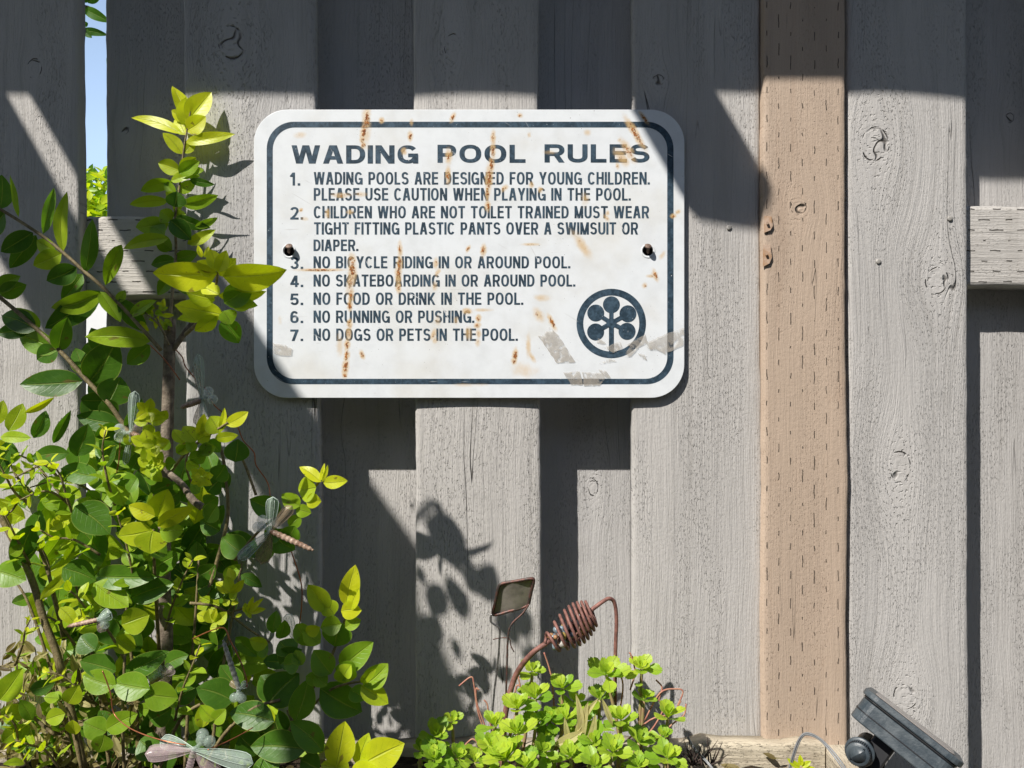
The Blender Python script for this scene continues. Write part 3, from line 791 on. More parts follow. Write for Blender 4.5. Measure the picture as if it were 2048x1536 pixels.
# ------------------------------------------------------------------ leaves
def leaf_mat(name, stops, trans, rough=.34, vein=1.0, edge=(.42, .48, .10)):
    m, N, b = material(name)
    age, lu, lv, rnd = N.attr("age"), N.attr("lu"), N.attr("lv"), N.attr("rnd")
    au = N.m('ABSOLUTE', lu)
    o = N.obj(); nz = N.noise(o, 120, 4, .6); nf = N.noise(o, 420, 2, .5)
    a2 = N.m('ADD', age, N.m('MULTIPLY', N.m('SUBTRACT', nz, .5), .22), clamp=True)
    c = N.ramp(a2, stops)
    rib = N.m('SUBTRACT', 1.0, N.ss(au, .015, .075))
    vph = N.m('ADD', N.m('MULTIPLY', lv, 7.5), N.m('MULTIPLY', au, -2.0))
    vv = N.m('ABSOLUTE', N.m('SUBTRACT', N.m('FRACT', N.m('ADD', vph, N.m('MULTIPLY', nz, .25))), .5))
    sv_ = N.m('MULTIPLY', N.m('SUBTRACT', 1.0, N.ss(vv, .0, .10)), N.m('SUBTRACT', 1.0, N.ss(au, .6, .9)))
    c = N.mix(N.m('MULTIPLY', rib, .30), c, edge)
    c = N.mix(N.m('MULTIPLY', sv_, .035 * vein), c, edge)
    c = N.mix(N.m('MULTIPLY', N.ss(au, .93, 1.0), .55), c, edge)
    c = N.mix(N.m('MULTIPLY', N.ss(nf, .70, .76), .5), c, (.10, .085, .02))
    spot = N.m('MULTIPLY', N.ss(N.noise(N.vec(N.m('ADD', lu, N.m('MULTIPLY', rnd, 30)), N.m('MULTIPLY', lv, 2), rnd), 1.6, 2), .66, .72), N.m('GREATER_THAN', rnd, .75))
    c = N.mix(N.m('MULTIPLY', spot, .7), c, (.16, .10, .03))
    N.set(b.inputs["Base Color"], c)
    N.set(b.inputs["Roughness"], N.m('MULTIPLY_ADD', nz, .22, rough - .10))
    b.inputs["Specular IOR Level"].default_value = .38
    h = N.m('ADD', N.m('MULTIPLY', rib, -.8), N.m('ADD', N.m('MULTIPLY', sv_, -.12 * vein), N.m('MULTIPLY', nz, .5)))
    bp = N.bump(h, .0007, .9)
    N.set(b.inputs["Normal"], bp)
    tr = N.n("ShaderNodeBsdfTranslucent")
    N.set(tr.inputs["Color"], N.mix(1.0, c, (1.55, 1.7, .55), 'MULTIPLY'))
    N.set(tr.inputs["Normal"], bp)
    mx = N.n("ShaderNodeMixShader"); mx.inputs[0].default_value = trans
    m.node_tree.links.new(b.outputs[0], mx.inputs[1]); m.node_tree.links.new(tr.outputs[0], mx.inputs[2])
    m.node_tree.links.new(mx.outputs[0], m.node_tree.nodes["Material Output"].inputs[0])
    return m
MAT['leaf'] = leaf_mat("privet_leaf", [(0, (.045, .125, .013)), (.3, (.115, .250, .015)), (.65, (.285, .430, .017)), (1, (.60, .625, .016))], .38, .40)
MAT['sedum'] = leaf_mat("stonecrop_leaf", [(0, (.08, .20, .020)), (.4, (.21, .37, .025)), (1, (.46, .56, .045))], .35, .42, .25, (.40, .50, .16))
MAT['dry'] = leaf_mat("withered_leaf", [(0, (.10, .075, .03)), (.4, (.24, .19, .07)), (.7, (.32, .30, .09)), (1, (.50, .44, .20))], .35, .6, .4, (.45, .38, .18))
MAT['bark'] = simple("greyish_bark", (.25, .205, .155), .85, 0, .25, 150, .0012, .3, (.13, .10, .075))
MAT['twig'] = simple("green_brown_twig", (.24, .19, .09), .6, 0, .2, 240, .0006, .4, (.13, .10, .045))
MAT['pink'] = simple("reddish_stem", (.34, .13, .10), .6, 0, .2, 200, 0, .4, (.42, .22, .14))

class Leaves:
    def __init__(s): s.v, s.f, s.at = [], [], {"age": [], "lu": [], "lv": [], "rnd": []}
    def leaf(s, B, T, w, age, roll=0.0, fold=.28, curl=.10, prof=None, wav=.03, nv=9, nu=4, sedum=False, nrm=None):
        B, T = Vector(B), Vector(T); ax = T - B; L = ax.length
        if L < 1e-5: return
        ax /= L; mid = (B + T) / 2
        v = (nrm if nrm is not None else (CAM - mid)).normalized()
        sd = ax.cross(v)
        if sd.length < 1e-3: sd = ax.orthogonal()
        sd.normalize(); n = sd.cross(ax).normalized()
        if n.dot(v) < 0: n = -n
        R = Matrix.Rotation(roll, 3, ax); sd, n = R @ sd, R @ n
        rnd = random.random(); ph = random.random() * 6.28; bend = random.uniform(-.06, .06)
        n0 = len(s.v)
        for i in range(nv + 1):
            t = i / nv
            if sedum:
                f = (.16 + .84 * math.sin(min(1, t * 1.12) * math.pi / 2) ** 2.2) * (1 - max(0, t - .82) * 1.5)
            else:
                f = math.sin(math.pi * t ** .84) ** .68 * (1 - .22 * t ** 6) if 0 < t < 1 else 0.0
                f = max(f, .035 if i == 0 else .0)
            for k in range(-nu, nu + 1):
                u = k / nu
                tt = t
                if sedum:
                    tt = t * (1 - .16 * u * u) - (.075 * (k % 2) * (t > .9)) - (.03 * (k % 2) * (.7 < t < .9))
                p = B + ax * (L * tt) + sd * (w * .5 * f * u + L * bend * math.sin(math.pi * t))
                hgt = fold * abs(u) * w * .5 * f - curl * L * t * t + wav * L * math.sin(t * 9 + ph) * abs(u) * .5
                if sedum: hgt = .30 * w * .5 * f * u * u - curl * L * t * t
                s.v.append(p + n * hgt)
                s.at["age"].append(age); s.at["lu"].append(u); s.at["lv"].append(t); s.at["rnd"].append(rnd)
        c = 2 * nu + 1
        for i in range(nv):
            for k in range(c - 1):
                a = n0 + i * c + k; s.f.append((a, a + 1, a + c + 1, a + c))
    def build(s, name, mat, parent):
        return mesh_obj(name, s.v, s.f, mat, parent, True, s.at)

def px_leaf(Ls, bx, by, tx, ty, w, age, y, roll=None, dt=None, fold=None, curl=None):
    r = math.radians(roll if roll is not None else random.uniform(-28, 28))
    d = dt if dt is not None else random.uniform(-.3, .3) * math.hypot(tx - bx, ty - by) * S(y)
    Ls.leaf(P(bx, by, y), P(tx, ty, y + d), w * .92 * S(y) / max(.55, math.cos(r)), min(1, max(0, age + random.uniform(-.06, .06))), r,
            fold if fold is not None else random.uniform(.12, .38), curl if curl is not None else random.uniform(.02, .16))

def px_path(pts): return smooth_path([P(*p) for p in pts], 5)

def twig_leaves(Ls, path, n, L0, L1, asp, a0, a1, start=.15, up=.55, jit=.25):
    """opposite pairs along a path of 3-D points, turned a quarter from pair to pair; sizes in metres"""
    N_ = len(path) - 1
    ph = random.uniform(0, math.pi)
    for i in range(n):
        t = start + (1 - start) * i / max(1, n - 1)
        q = t * N_; k = min(int(q), N_ - 1); p = path[k].lerp(path[k + 1], q - k)
        d = (path[k + 1] - path[k]).normalized()
        L = L0 + (L1 - L0) * t
        e1 = d.orthogonal().normalized(); e2 = d.cross(e1)
        a = ph + i * math.pi / 2 + random.uniform(-.3, .3)
        for sg in (0, math.pi):
            o = e1 * math.cos(a + sg) + e2 * math.sin(a + sg)
            w = (o + d * (up + random.uniform(-.2, .35)) + Vector((0, 0, random.uniform(-.15, .15)))).normalized()
            l = L * random.uniform(1 - jit, 1 + jit * .6)
            nr = (d * 1.0 - o * .35 + Vector((random.uniform(-.3, .3), -.35, .35)))
            Ls.leaf(p + o * .001, p + w * l, l * asp * random.uniform(.85, 1.15), min(1, max(0, a0 + (a1 - a0) * t + random.uniform(-.12, .12))),
                    random.uniform(-.35, .35), random.uniform(.1, .4), random.uniform(.03, .2), nrm=nr)

shrub = empty("leafy_shrub", P(335, 1520, -.09), "tall leafy green shrub with yellow young shoots climbing in front of the fence", "shrub")
def branch(name, stems, leaves, label=None, lname="leaves", twigs=(), mat='twig'):
    """stems: list of (points px/py/depth, r0 px, r1 px); leaves: explicit ones; twigs: (points, n, L0px, L1px, aspect, age0, age1)"""
    b = MB()
    for pts, r0, r1 in stems:
        pa = px_path(pts); m = len(pa)
        b.tube(pa, [(r0 + (r1 - r0) * i / (m - 1)) * S(pts[0][2]) for i in range(m)], 8)
    Ls = Leaves()
    for t in twigs:
        pts, n, l0, l1, asp, a0, a1 = t[:7]
        pa = px_path(pts); m = len(pa); s = S(pts[0][2])
        b.tube(pa, [(3.0 - 1.6 * i / (m - 1)) * s for i in range(m)], 6)
        twig_leaves(Ls, pa, n, l0 * s, l1 * s, asp, a0, a1, *(t[7:]))
    bo = b.build(name, MAT[mat], shrub)
    if label: bo["label"] = label
    for lf in leaves:
        px_leaf(Ls, *lf)
    if Ls.v: Ls.build(lname, MAT['leaf'], bo)
    return bo

# trunk, cut off at the top
yT = -.060
branch("trunk", [([(320, 1560, yT), (332, 1300, yT), (328, 1150, yT), (334, 880, yT), (338, 740, yT), (340, 638, yT)], 15, 11.5),
                 ([(345, 700, yT), (368, 668, yT - .004), (392, 636, yT - .004)], 6.5, 5.5),
                 ([(340, 948, yT - .01), (365, 970, yT - .014), (386, 1000, yT - .018), (404, 1014, yT - .02)], 6, 8)], [], mat='bark')
yS = -.018
branch("branch", [([(338, 660, -.075), (347, 560, -.04), (352, 500, yS), (350, 440, yS), (357, 390, yS), (363, 340, yS), (369, 290, yS), (378, 240, yS), (384, 205, yS)], 3.6, 1.6)], [
 (375,240,347,167,32,1,yS,30),(376,242,421,181,48,1,yS,-20),(378,256,372,192,56,.97,yS,0),(368,238,341,221,22,.95,yS),(372,262,410,232,40,.98,yS),
 (364,268,257,228,25,.93,yS,25),(364,308,325,264,30,.88,yS,10),(369,285,468,266,26,.92,yS,-20),(367,306,390,280,22,.9,yS),(370,270,348,232,34,.92,yS),
 (362,342,315,326,34,.8,yS,-10),(358,348,398,322,32,.55,yS-.006,-5),(371,344,406,340,20,.6,yS),(360,338,392,316,26,.8,yS),(368,346,400,352,22,.45,yS),
 (346,364,280,383,30,.62,yS,-10),(380,360,427,370,18,.12,yS),(342,362,384,349,20,.7,yS),(355,384,392,360,26,.62,yS),(352,388,328,362,22,.55,yS),
 (337,401,256,411,26,.68,yS,-12),(349,414,354,383,44,.14,yS-.01,0),(364,410,436,391,30,.55,yS,12),(352,396,330,385,18,.75,yS),(348,424,366,392,20,.7,yS),
 (338,446,267,456,42,.5,yS,-8),(345,440,320,420,36,.6,yS),(353,432,420,457,26,.1,yS-.006),(390,454,436,436,18,.55,yS),(340,440,382,480,42,.10,yS-.012,0),(345,430,372,428,22,.6,yS),
 (337,477,240,494,30,.72,yS-.01,20),(243,489,208,572,34,.5,yS-.012,10),(375,488,430,459,26,.78,yS,-10),(330,470,300,452,40,.45,yS,0),(344,500,310,470,34,.5,yS),
 (352,520,300,530,30,.3,yS),(350,520,395,505,30,.4,yS),(350,555,312,590,30,.45,yS),(350,556,384,590,28,.5,yS)],
 label="upright young shoot with yellow leaf tips")
# bright shoot reaching out towards the viewer
yF = -.185
branch("branch", [([(372, 668, -.09), (400, 640, -.13), (425, 600, -.165), (434, 560, yF), (437, 520, yF - .01)], 4.2, 2)], [
 (434,546,301,549,66,1,yF-.012,-18,.0,.3,.08),(446,552,571,545,62,.98,yF-.012,22,.0,.3,.10),(432,540,420,497,34,.97,yF-.01,10),(436,545,452,500,30,.97,yF-.012,-15),(428,552,395,520,38,.95,yF-.008,20),(440,552,470,515,34,.96,yF-.008),
 (448,630,343,612,50,.82,yF+.02,-10),(436,628,352,640,28,.75,yF+.025),(437,592,531,586,32,.85,yF+.005,30),(448,606,504,574,54,.5,yF,-10),(466,616,508,602,30,.7,yF),
 (433,632,389,663,34,.85,yF+.02),(444,640,478,687,46,.28,yF+.02,5),(446,622,464,648,40,.5,yF),(430,600,372,585,44,.85,yF+.01),(455,598,515,612,30,.6,yF+.005),(440,590,400,568,36,.9,yF),
 (404,515,396,490,12,1,yF+.05),(408,515,418,492,12,1,yF+.05)],
 label="bright yellow green shoot nearest the sign")
# small curled tuft at the left of the cut trunk
tl = []
for i in range(26):
    x, y_ = random.uniform(278, 340), random.uniform(602, 662); a = random.uniform(0, 6.28); l = random.uniform(13, 24)
    tl.append((x, y_, x + l * math.cos(a), y_ + l * math.sin(a), l * .5, random.uniform(.55, .95), -.075))
branch("branch", [([(338, 690, -.08), (318, 650, -.078), (290, 625, -.076)], 2.5, 1.5), ([(330, 670, -.08), (310, 630, -.075)], 2, 1.2)], tl)
# two canes at the left
yC = -.075
branch("branch", [([(-60, 385, yC), (0, 418, yC), (82, 470, yC), (126, 505, yC), (170, 544, yC), (205, 574, yC), (257, 628, yC), (322, 700, -.085)], 3, 4)], [
 (36,434,28,350,12,.6,yC,40),(86,468,114,373,24,.35,yC,20),(126,503,132,381,28,.75,yC,-15),(123,507,65,531,44,.72,yC,10),(110,500,72,480,34,.7,yC),(153,535,92,562,48,.08,yC,0),
 (171,545,186,438,34,.2,yC,15),(0,418,8,345,40,.15,yC),(10,425,-40,470,50,.1,yC),(66,465,0,505,44,.05,yC,0),(72,470,20,540,40,.1,yC+.01),(202,586,100,617,46,.62,yC,-12),(200,582,85,660,56,.08,yC+.012,0),
 (200,584,242,642,34,.5,yC),(238,598,294,666,40,.12,yC),(301,682,160,677,46,.66,yC-.01,-10),(260,632,310,600,24,.6,yC),(235,605,250,580,20,.6,yC),(300,690,250,730,40,.3,yC),(165,548,120,600,36,.2,yC+.01),(0,590,52,570,40,.25,yC),(-5,580,40,552,34,.4,yC)],
 label="long cane with sparse leaves across the left fence board")
yC2 = -.07
branch("branch", [([(-50, 560, yC2), (0, 595, yC2), (74, 658, yC2), (126, 708, yC2), (175, 762, yC2), (219, 809, yC2), (252, 857, yC2), (300, 930, -.085)], 4, 5)], [
 (74,660,-5,628,52,.08,yC2,0),(64,655,-10,664,40,.05,yC2+.01),(80,655,30,612,30,.5,yC2+.012),(117,700,25,668,52,.35,yC2,-15),(117,702,136,636,44,.35,yC2,10),(116,698,70,720,44,.08,yC2),(165,763,34,766,60,.08,yC2-.008,12),
 (178,764,232,680,76,.12,yC2+.004,-5),(172,750,148,695,40,.15,yC2+.012),(216,808,242,754,70,.16,yC2,8),(214,800,160,800,40,.12,yC2+.006),(238,848,152,831,46,.06,yC2,0),(238,850,190,875,40,.1,yC2),(250,855,285,800,30,.2,yC2),(205,800,232,835,40,.12,yC2)],
 label="dark leaved cane crossing the left fence board low down")
# leaves at the left edge and the middle of the thicket
yM = -.095
branch("branch", [([(170, 1545, -.1), (120, 1330, -.1), (88, 1240, -.1), (60, 1150, -.1), (0, 1030, -.1), (-30, 980, -.1)], 8, 6),
                  ([(128, 1280, -.085), (98, 1150, -.085), (72, 1080, -.085), (60, 1040, -.085)], 4, 3)], [
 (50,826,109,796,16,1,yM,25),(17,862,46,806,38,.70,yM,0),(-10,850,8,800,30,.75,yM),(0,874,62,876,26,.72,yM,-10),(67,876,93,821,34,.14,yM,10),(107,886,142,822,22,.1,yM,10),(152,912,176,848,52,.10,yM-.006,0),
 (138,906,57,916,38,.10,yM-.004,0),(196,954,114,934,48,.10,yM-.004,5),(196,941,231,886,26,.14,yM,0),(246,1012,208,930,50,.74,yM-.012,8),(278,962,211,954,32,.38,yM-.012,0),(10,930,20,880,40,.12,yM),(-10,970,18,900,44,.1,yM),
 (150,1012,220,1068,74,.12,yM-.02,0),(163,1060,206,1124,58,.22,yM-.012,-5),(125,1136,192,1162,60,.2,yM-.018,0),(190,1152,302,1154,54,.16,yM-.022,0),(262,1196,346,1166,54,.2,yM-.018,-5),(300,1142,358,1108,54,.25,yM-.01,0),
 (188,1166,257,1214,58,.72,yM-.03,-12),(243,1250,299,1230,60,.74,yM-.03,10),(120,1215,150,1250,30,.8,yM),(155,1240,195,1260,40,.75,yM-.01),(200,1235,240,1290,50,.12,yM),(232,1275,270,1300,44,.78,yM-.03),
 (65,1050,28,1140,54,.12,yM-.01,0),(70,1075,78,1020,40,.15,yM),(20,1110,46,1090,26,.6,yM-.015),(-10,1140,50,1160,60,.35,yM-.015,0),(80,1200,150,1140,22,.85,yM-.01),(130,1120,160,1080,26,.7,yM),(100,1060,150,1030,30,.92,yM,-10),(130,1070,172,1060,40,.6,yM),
 (110,1100,165,1085,26,.65,yM)], twigs=[
 ([(62,985,-.10),(35,955,-.10),(20,925,-.10),(12,900,-.10)],4,40,26,.5,.6,.8), ([(130,1000,-.085),(90,950,-.085),(60,920,-.085),(20,905,-.085)],5,50,34,.5,.3,.8),
 ([(220,1020,-.08),(170,975,-.08),(120,960,-.08),(60,975,-.08)],5,46,34,.5,.4,.85),([(60,1000,-.09),(40,1000,-.09),(25,1020,-.09),(5,1040,-.09)],4,44,30,.5,.7,.9),
 ([(230,1010,-.10),(215,960,-.115),(205,900,-.12),(212,860,-.125)],6,40,26,.55,.5,.95),([(150,1040,-.10),(135,1000,-.115),(120,950,-.12),(100,925,-.125)],5,40,28,.55,.55,.95),
 ([(270,1180,-.11),(262,1130,-.125),(250,1080,-.13),(235,1030,-.135)],6,44,28,.58,.45,.9),([(215,1260,-.12),(180,1225,-.13),(150,1190,-.14),(130,1175,-.14)],5,42,28,.58,.5,.9),
 ([(330,1260,-.09),(345,1210,-.10),(365,1160,-.11),(385,1120,-.11)],6,42,26,.58,.45,.9),([(350,1440,-.11),(365,1380,-.12),(385,1330,-.13),(400,1290,-.13)],5,42,28,.58,.5,.9),
 ([(60,1010,-.10),(30,985,-.11),(10,950,-.115),(-6,920,-.12)],4,44,30,.5,.7,.95),([(140,1010,-.10),(105,985,-.11),(75,985,-.115),(40,1000,-.12)],5,44,28,.52,.6,.95),
 ([(120,960,-.10),(90,930,-.11),(60,940,-.115),(30,955,-.12)],5,42,28,.52,.45,.9),([(200,1110,-.11),(150,1080,-.12),(110,1075,-.125),(80,1060,-.13)],5,46,30,.5,.6,.95),
 ([(60,1130,-.10),(40,1090,-.11),(25,1060,-.115),(10,1030,-.12)],4,44,30,.5,.6,.95),([(250,1320,-.12),(215,1260,-.13),(190,1240,-.135),(170,1235,-.14)],4,44,32,.6,.6,.9),
 ([(30,1330,-.09),(45,1290,-.1),(50,1262,-.105),(60,1240,-.11)],5,30,20,.36,.6,.95),([(180,1400,-.1),(150,1370,-.11),(120,1350,-.115),(95,1345,-.12)],5,40,26,.5,.6,.95),
 ([(120,1540,-.1),(90,1500,-.11),(60,1490,-.115),(30,1480,-.12)],5,44,30,.5,.6,.95),([(60,1540,-.1),(40,1500,-.11),(30,1450,-.115),(10,1430,-.12)],5,44,30,.45,.6,.95),
 ([(150,1290,-.08),(120,1250,-.09),(98,1235,-.09),(85,1240,-.09)],5,32,20,.36,.6,.95),
 ([(130,1280,-.08),(105,1190,-.08),(95,1120,-.08),(70,1080,-.08)],5,52,36,.5,.4,.8)],
 label="brown stem with mixed dark and sunlit leaves at the far left")
def fan(cx, cy, r, n, w, age, y, a0=0.0, sp=2 * math.pi):
    out = []
    for i in range(n):
        a = a0 + sp * i / n + random.uniform(-.25, .25); l = r * random.uniform(.75, 1.15)
        out.append((cx + 3 * math.cos(a), cy + 3 * math.sin(a), cx + l * math.cos(a), cy + l * math.sin(a) * .9, w * random.uniform(.85, 1.15), age, y - .004 * (i % 3), None, -random.uniform(.1, .5) * l * S(y)))
    return out
yR = -.115
branch("branch", [([(318, 1300, -.07), (310, 1160, -.11), (306, 1060, -.14)], 4, 2.5), ([(310, 1000, -.07), (300, 920, -.105), (294, 830, -.112)], 3, 2), ([(340, 985, -.065), (308, 950, -.10), (280, 938, -.105)], 4, 4)],
 fan(296, 822, 26, 5, 20, .92, yR) + fan(298, 845, 34, 4, 24, .85, yR) + fan(296, 890, 40, 7, 30, .82, yR - .006) + fan(310, 888, 24, 4, 18, .88, yR - .012) + fan(304, 932, 36, 7, 26, .78, yR) + fan(300, 925, 20, 4, 16, .85, yR - .008) +
 [(262,890,250,868,24,.8,yR),(318,840,334,822,24,.85,yR),(315,960,285,955,26,.4,yR),(330,930,352,925,30,.45,yR),(325,900,338,880,24,.6,yR),
  (310,1032,256,1011,38,.98,yR-0.042,-15),(315,1034,336,979,56,.86,yR-0.036,0),(316,1052,387,1015,36,1,yR-0.046,20),(306,1060,228,1076,56,.80,yR-.04,-12,None,.1),(306,1062,301,1108,68,.80,yR-.044,0,-.004,.12,.05),(320,1062,365,1062,52,.64,yR-0.042,10),
  (322,1040,326,1002,8,.98,yR-.03),(318,1040,330,1010,10,.98,yR-.03),(345,965,300,985,50,.14,yR+.03),(330,1000,360,985,40,.2,yR+.03),(300,1090,335,1110,40,.4,yR-.01),(290,1120,320,1090,30,.5,yR-.01),(258,985,275,955,26,.3,yR)],
 label="yellow green rosettes in the middle of the shrub")
yQ2 = -.21
branch("branch", [([(345, 940, -.10), (372, 905, -.17), (415, 872, -.205), (456, 845, -.21)], 3.2, 2), ([(390, 985, -.10), (372, 930, -.17), (385, 890, -.20), (405, 868, -.205)], 2.5, 1.6)],
 [(440,858,448,816,14,.97,yQ2),(452,850,496,823,30,1,yQ2,-10),(440,866,420,832,48,.80,yQ2,0),(430,876,475,872,24,.86,yQ2,15),(393,882,366,852,38,.75,yQ2,10),(398,872,408,828,24,.96,yQ2),(404,868,426,848,30,.96,yQ2),(396,884,422,864,30,.85,yQ2),
  (385,900,347,892,28,.7,yQ2),(352,905,378,892,24,.6,yQ2),(400,902,432,894,30,.5,yQ2),(380,920,412,905,34,.35,yQ2),(372,925,398,935,26,.75,yQ2),(370,885,345,858,26,.8,yQ2),(388,905,375,880,24,.65,yQ2),(416,880,440,905,30,.35,yQ2+.01),(420,885,395,915,26,.55,yQ2)] +
 fan(403, 955, 26, 8, 17, .86, yQ2 - .006) + fan(403, 950, 14, 4, 12, .92, yQ2 - .014) + [(400,985,380,965,26,.35,yQ2),(415,985,440,960,46,.12,yQ2+.02),(430,960,450,930,44,.1,yQ2+.02),(410,1010,436,995,40,.3,yQ2+.01),(405,1030,433,1022,44,.28,yQ2+.01),(435,1010,410,1045,40,.3,yQ2)],
 label="lime coloured twig pointing up to the right of the trunk")
# thin stems and leaves on the right side of the trunk
branch("branch", [([(415, 1190, -.08), (440, 1100, -.08), (456, 1030, -.08), (450, 940, -.08), (440, 890, -.075), (436, 870, -.07)], 4, 3), ([(512, 990, -.075), (490, 930, -.07), (470, 890, -.07)], 3, 2.5),
                  ([(470, 1180, -.06), (462, 1215, -.06), (450, 1225, -.06)], 2, 2), ([(455, 1225, -.06), (490, 1216, -.06), (500, 1205, -.06)], 2, 1.5), ([(380, 1206, -.06), (440, 1216, -.06), (500, 1260, -.06), (540, 1285, -.06)], 3, 2)],
 [(470,924,476,878,54,.10,-.085,0),(440,945,455,975,40,.1,-.08),(490,1110,443,1074,56,.16,-.09,0),(440,1062,400,1040,44,.1,-.08),(482,1150,524,1174,26,.1,-.085),(450,1160,480,1130,30,.5,-.085),(400,1150,430,1130,40,.12,-.08),(395,1180,425,1165,44,.12,-.08),(450,1190,415,1170,40,.14,-.082)] +
 [(466,1162,458,1135,20,.85,yR),(458,1186,432,1164,26,.85,yR),(460,1186,488,1161,20,.86,yR),(460,1180,452,1152,24,.82,yR-.004),(462,1200,474,1180,18,.75,yR),(456,1212,448,1198,16,.8,yR),(462,1208,478,1205,10,.85,yR),
  (415,1237,394,1228,26,.9,yR),(424,1246,418,1217,30,.84,yR-.006),(430,1246,453,1224,28,.84,yR-.006),(420,1256,440,1254,20,.8,yR),(426,1240,432,1218,14,.9,yR-.008),
  (496,1226,508,1193,12,.95,yR),(498,1226,526,1197,12,.95,yR),(500,1226,531,1218,14,.9,yR),(492,1226,490,1206,14,.85,yR),(490,1220,503,1236,12,.85,yR),(484,1228,470,1234,8,.85,yR)],
 label="thin stem with small lime leaves beside the dark boards")
yU = -.165
branch("branch", [([(470, 1120, -.11), (520, 1060, -.14), (585, 1010, yU + .006), (630, 974, yU + .006), (646, 950, yU + .004)], 3, 1.8)], [
 (642,964,599,930,26,.95,yU,20),(647,966,694,960,30,1,yU,-15),(640,962,648,926,9,1,yU),(644,964,656,930,9,1,yU),(632,975,594,978,56,.78,yU,0),(612,1002,642,1003,34,.92,yU,5),(600,1012,563,988,36,.58,yU,0),(592,1018,622,1026,30,.6,yU),
 (562,1024,499,998,50,.18,yU+.01,0),(578,1052,602,1030,30,.5,yU),(590,1052,572,1088,44,.3,yU,0),(560,1060,530,1085,40,.25,yU),(540,1065,590,1100,54,.3,yU,0),(545,1080,520,1128,40,.2,yU)],
 label="slender shoot with yellow tip in front of the dark board gap")
yL = -.15
branch("branch", [([(560, 1500, -.1), (610, 1400, yL + .012), (655, 1330, yL + .012), (690, 1240, yL + .010), (704, 1195, yL + .008)], 4, 2), ([(600, 1440, -.1), (660, 1380, yL + .012), (725, 1362, yL + .010)], 3, 2)], [
 (692,1212,712,1131,44,.98,yL,10),(700,1220,716,1178,26,.95,yL,-20),(682,1222,722,1222,40,.98,yL,15),(655,1220,616,1170,46,.72,yL,0),(668,1230,648,1200,40,.7,yL),(683,1248,640,1255,44,.5,yL,0),(690,1255,722,1240,30,.6,yL),
 (545,1266,553,1222,32,.28,yL+.02,0),(560,1278,570,1240,30,.28,yL+.02),(536,1287,497,1280,30,.75,yL+.01),(536,1288,510,1310,40,.2,yL+.02),
 (684,1246,668,1296,66,.32,yL+.006,0),(592,1248,626,1292,40,.5,yL,0),(612,1265,640,1255,28,.8,yL-.006),(606,1262,642,1286,44,.52,yL-.004),(681,1337,744,1286,56,.5,yL,0),(662,1348,627,1300,54,.42,yL-.002,0),(712,1342,670,1336,44,.5,yL-.008),(690,1330,690,1368,50,.72,yL-.014,0),(688,1352,700,1330,34,.7,yL-.016),
 (727,1372,774,1329,50,.62,yL,0),(722,1372,777,1408,46,.74,yL,0),(722,1366,752,1340,20,.7,yL-.006),(640,1376,726,1425,74,.12,yL+.01,0),(700,1380,730,1400,40,.3,yL+.006),(600,1322,564,1330,44,.28,yL,0),(605,1330,590,1300,30,.4,yL),(612,1352,640,1368,30,.45,yL-.006),(630,1350,655,1370,36,.4,yL-.006),(560,1330,600,1300,50,.1,yL+.02),(585,1310,560,1280,50,.1,yL+.02)],
 label="low shoot of round mid green leaves on the right of the shrub")
yB = -.14
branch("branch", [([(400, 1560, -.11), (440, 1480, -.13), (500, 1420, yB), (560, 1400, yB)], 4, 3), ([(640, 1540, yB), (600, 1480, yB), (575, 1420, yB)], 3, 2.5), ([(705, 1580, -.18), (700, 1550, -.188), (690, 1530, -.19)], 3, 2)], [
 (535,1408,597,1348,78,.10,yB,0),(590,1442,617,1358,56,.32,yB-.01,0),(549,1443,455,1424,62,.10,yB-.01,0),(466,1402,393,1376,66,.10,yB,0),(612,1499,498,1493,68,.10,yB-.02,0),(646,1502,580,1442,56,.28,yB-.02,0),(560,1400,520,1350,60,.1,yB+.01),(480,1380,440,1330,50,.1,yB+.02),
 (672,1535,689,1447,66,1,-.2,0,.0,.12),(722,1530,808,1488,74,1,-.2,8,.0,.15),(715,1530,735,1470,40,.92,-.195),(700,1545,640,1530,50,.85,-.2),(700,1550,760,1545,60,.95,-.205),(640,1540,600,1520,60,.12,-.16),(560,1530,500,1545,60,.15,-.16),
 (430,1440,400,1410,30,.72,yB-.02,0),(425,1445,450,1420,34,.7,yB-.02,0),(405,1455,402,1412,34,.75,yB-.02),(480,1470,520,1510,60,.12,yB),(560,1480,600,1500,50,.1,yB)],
 label="low foliage with large dark leaves and two bright yellow ones at the bottom")
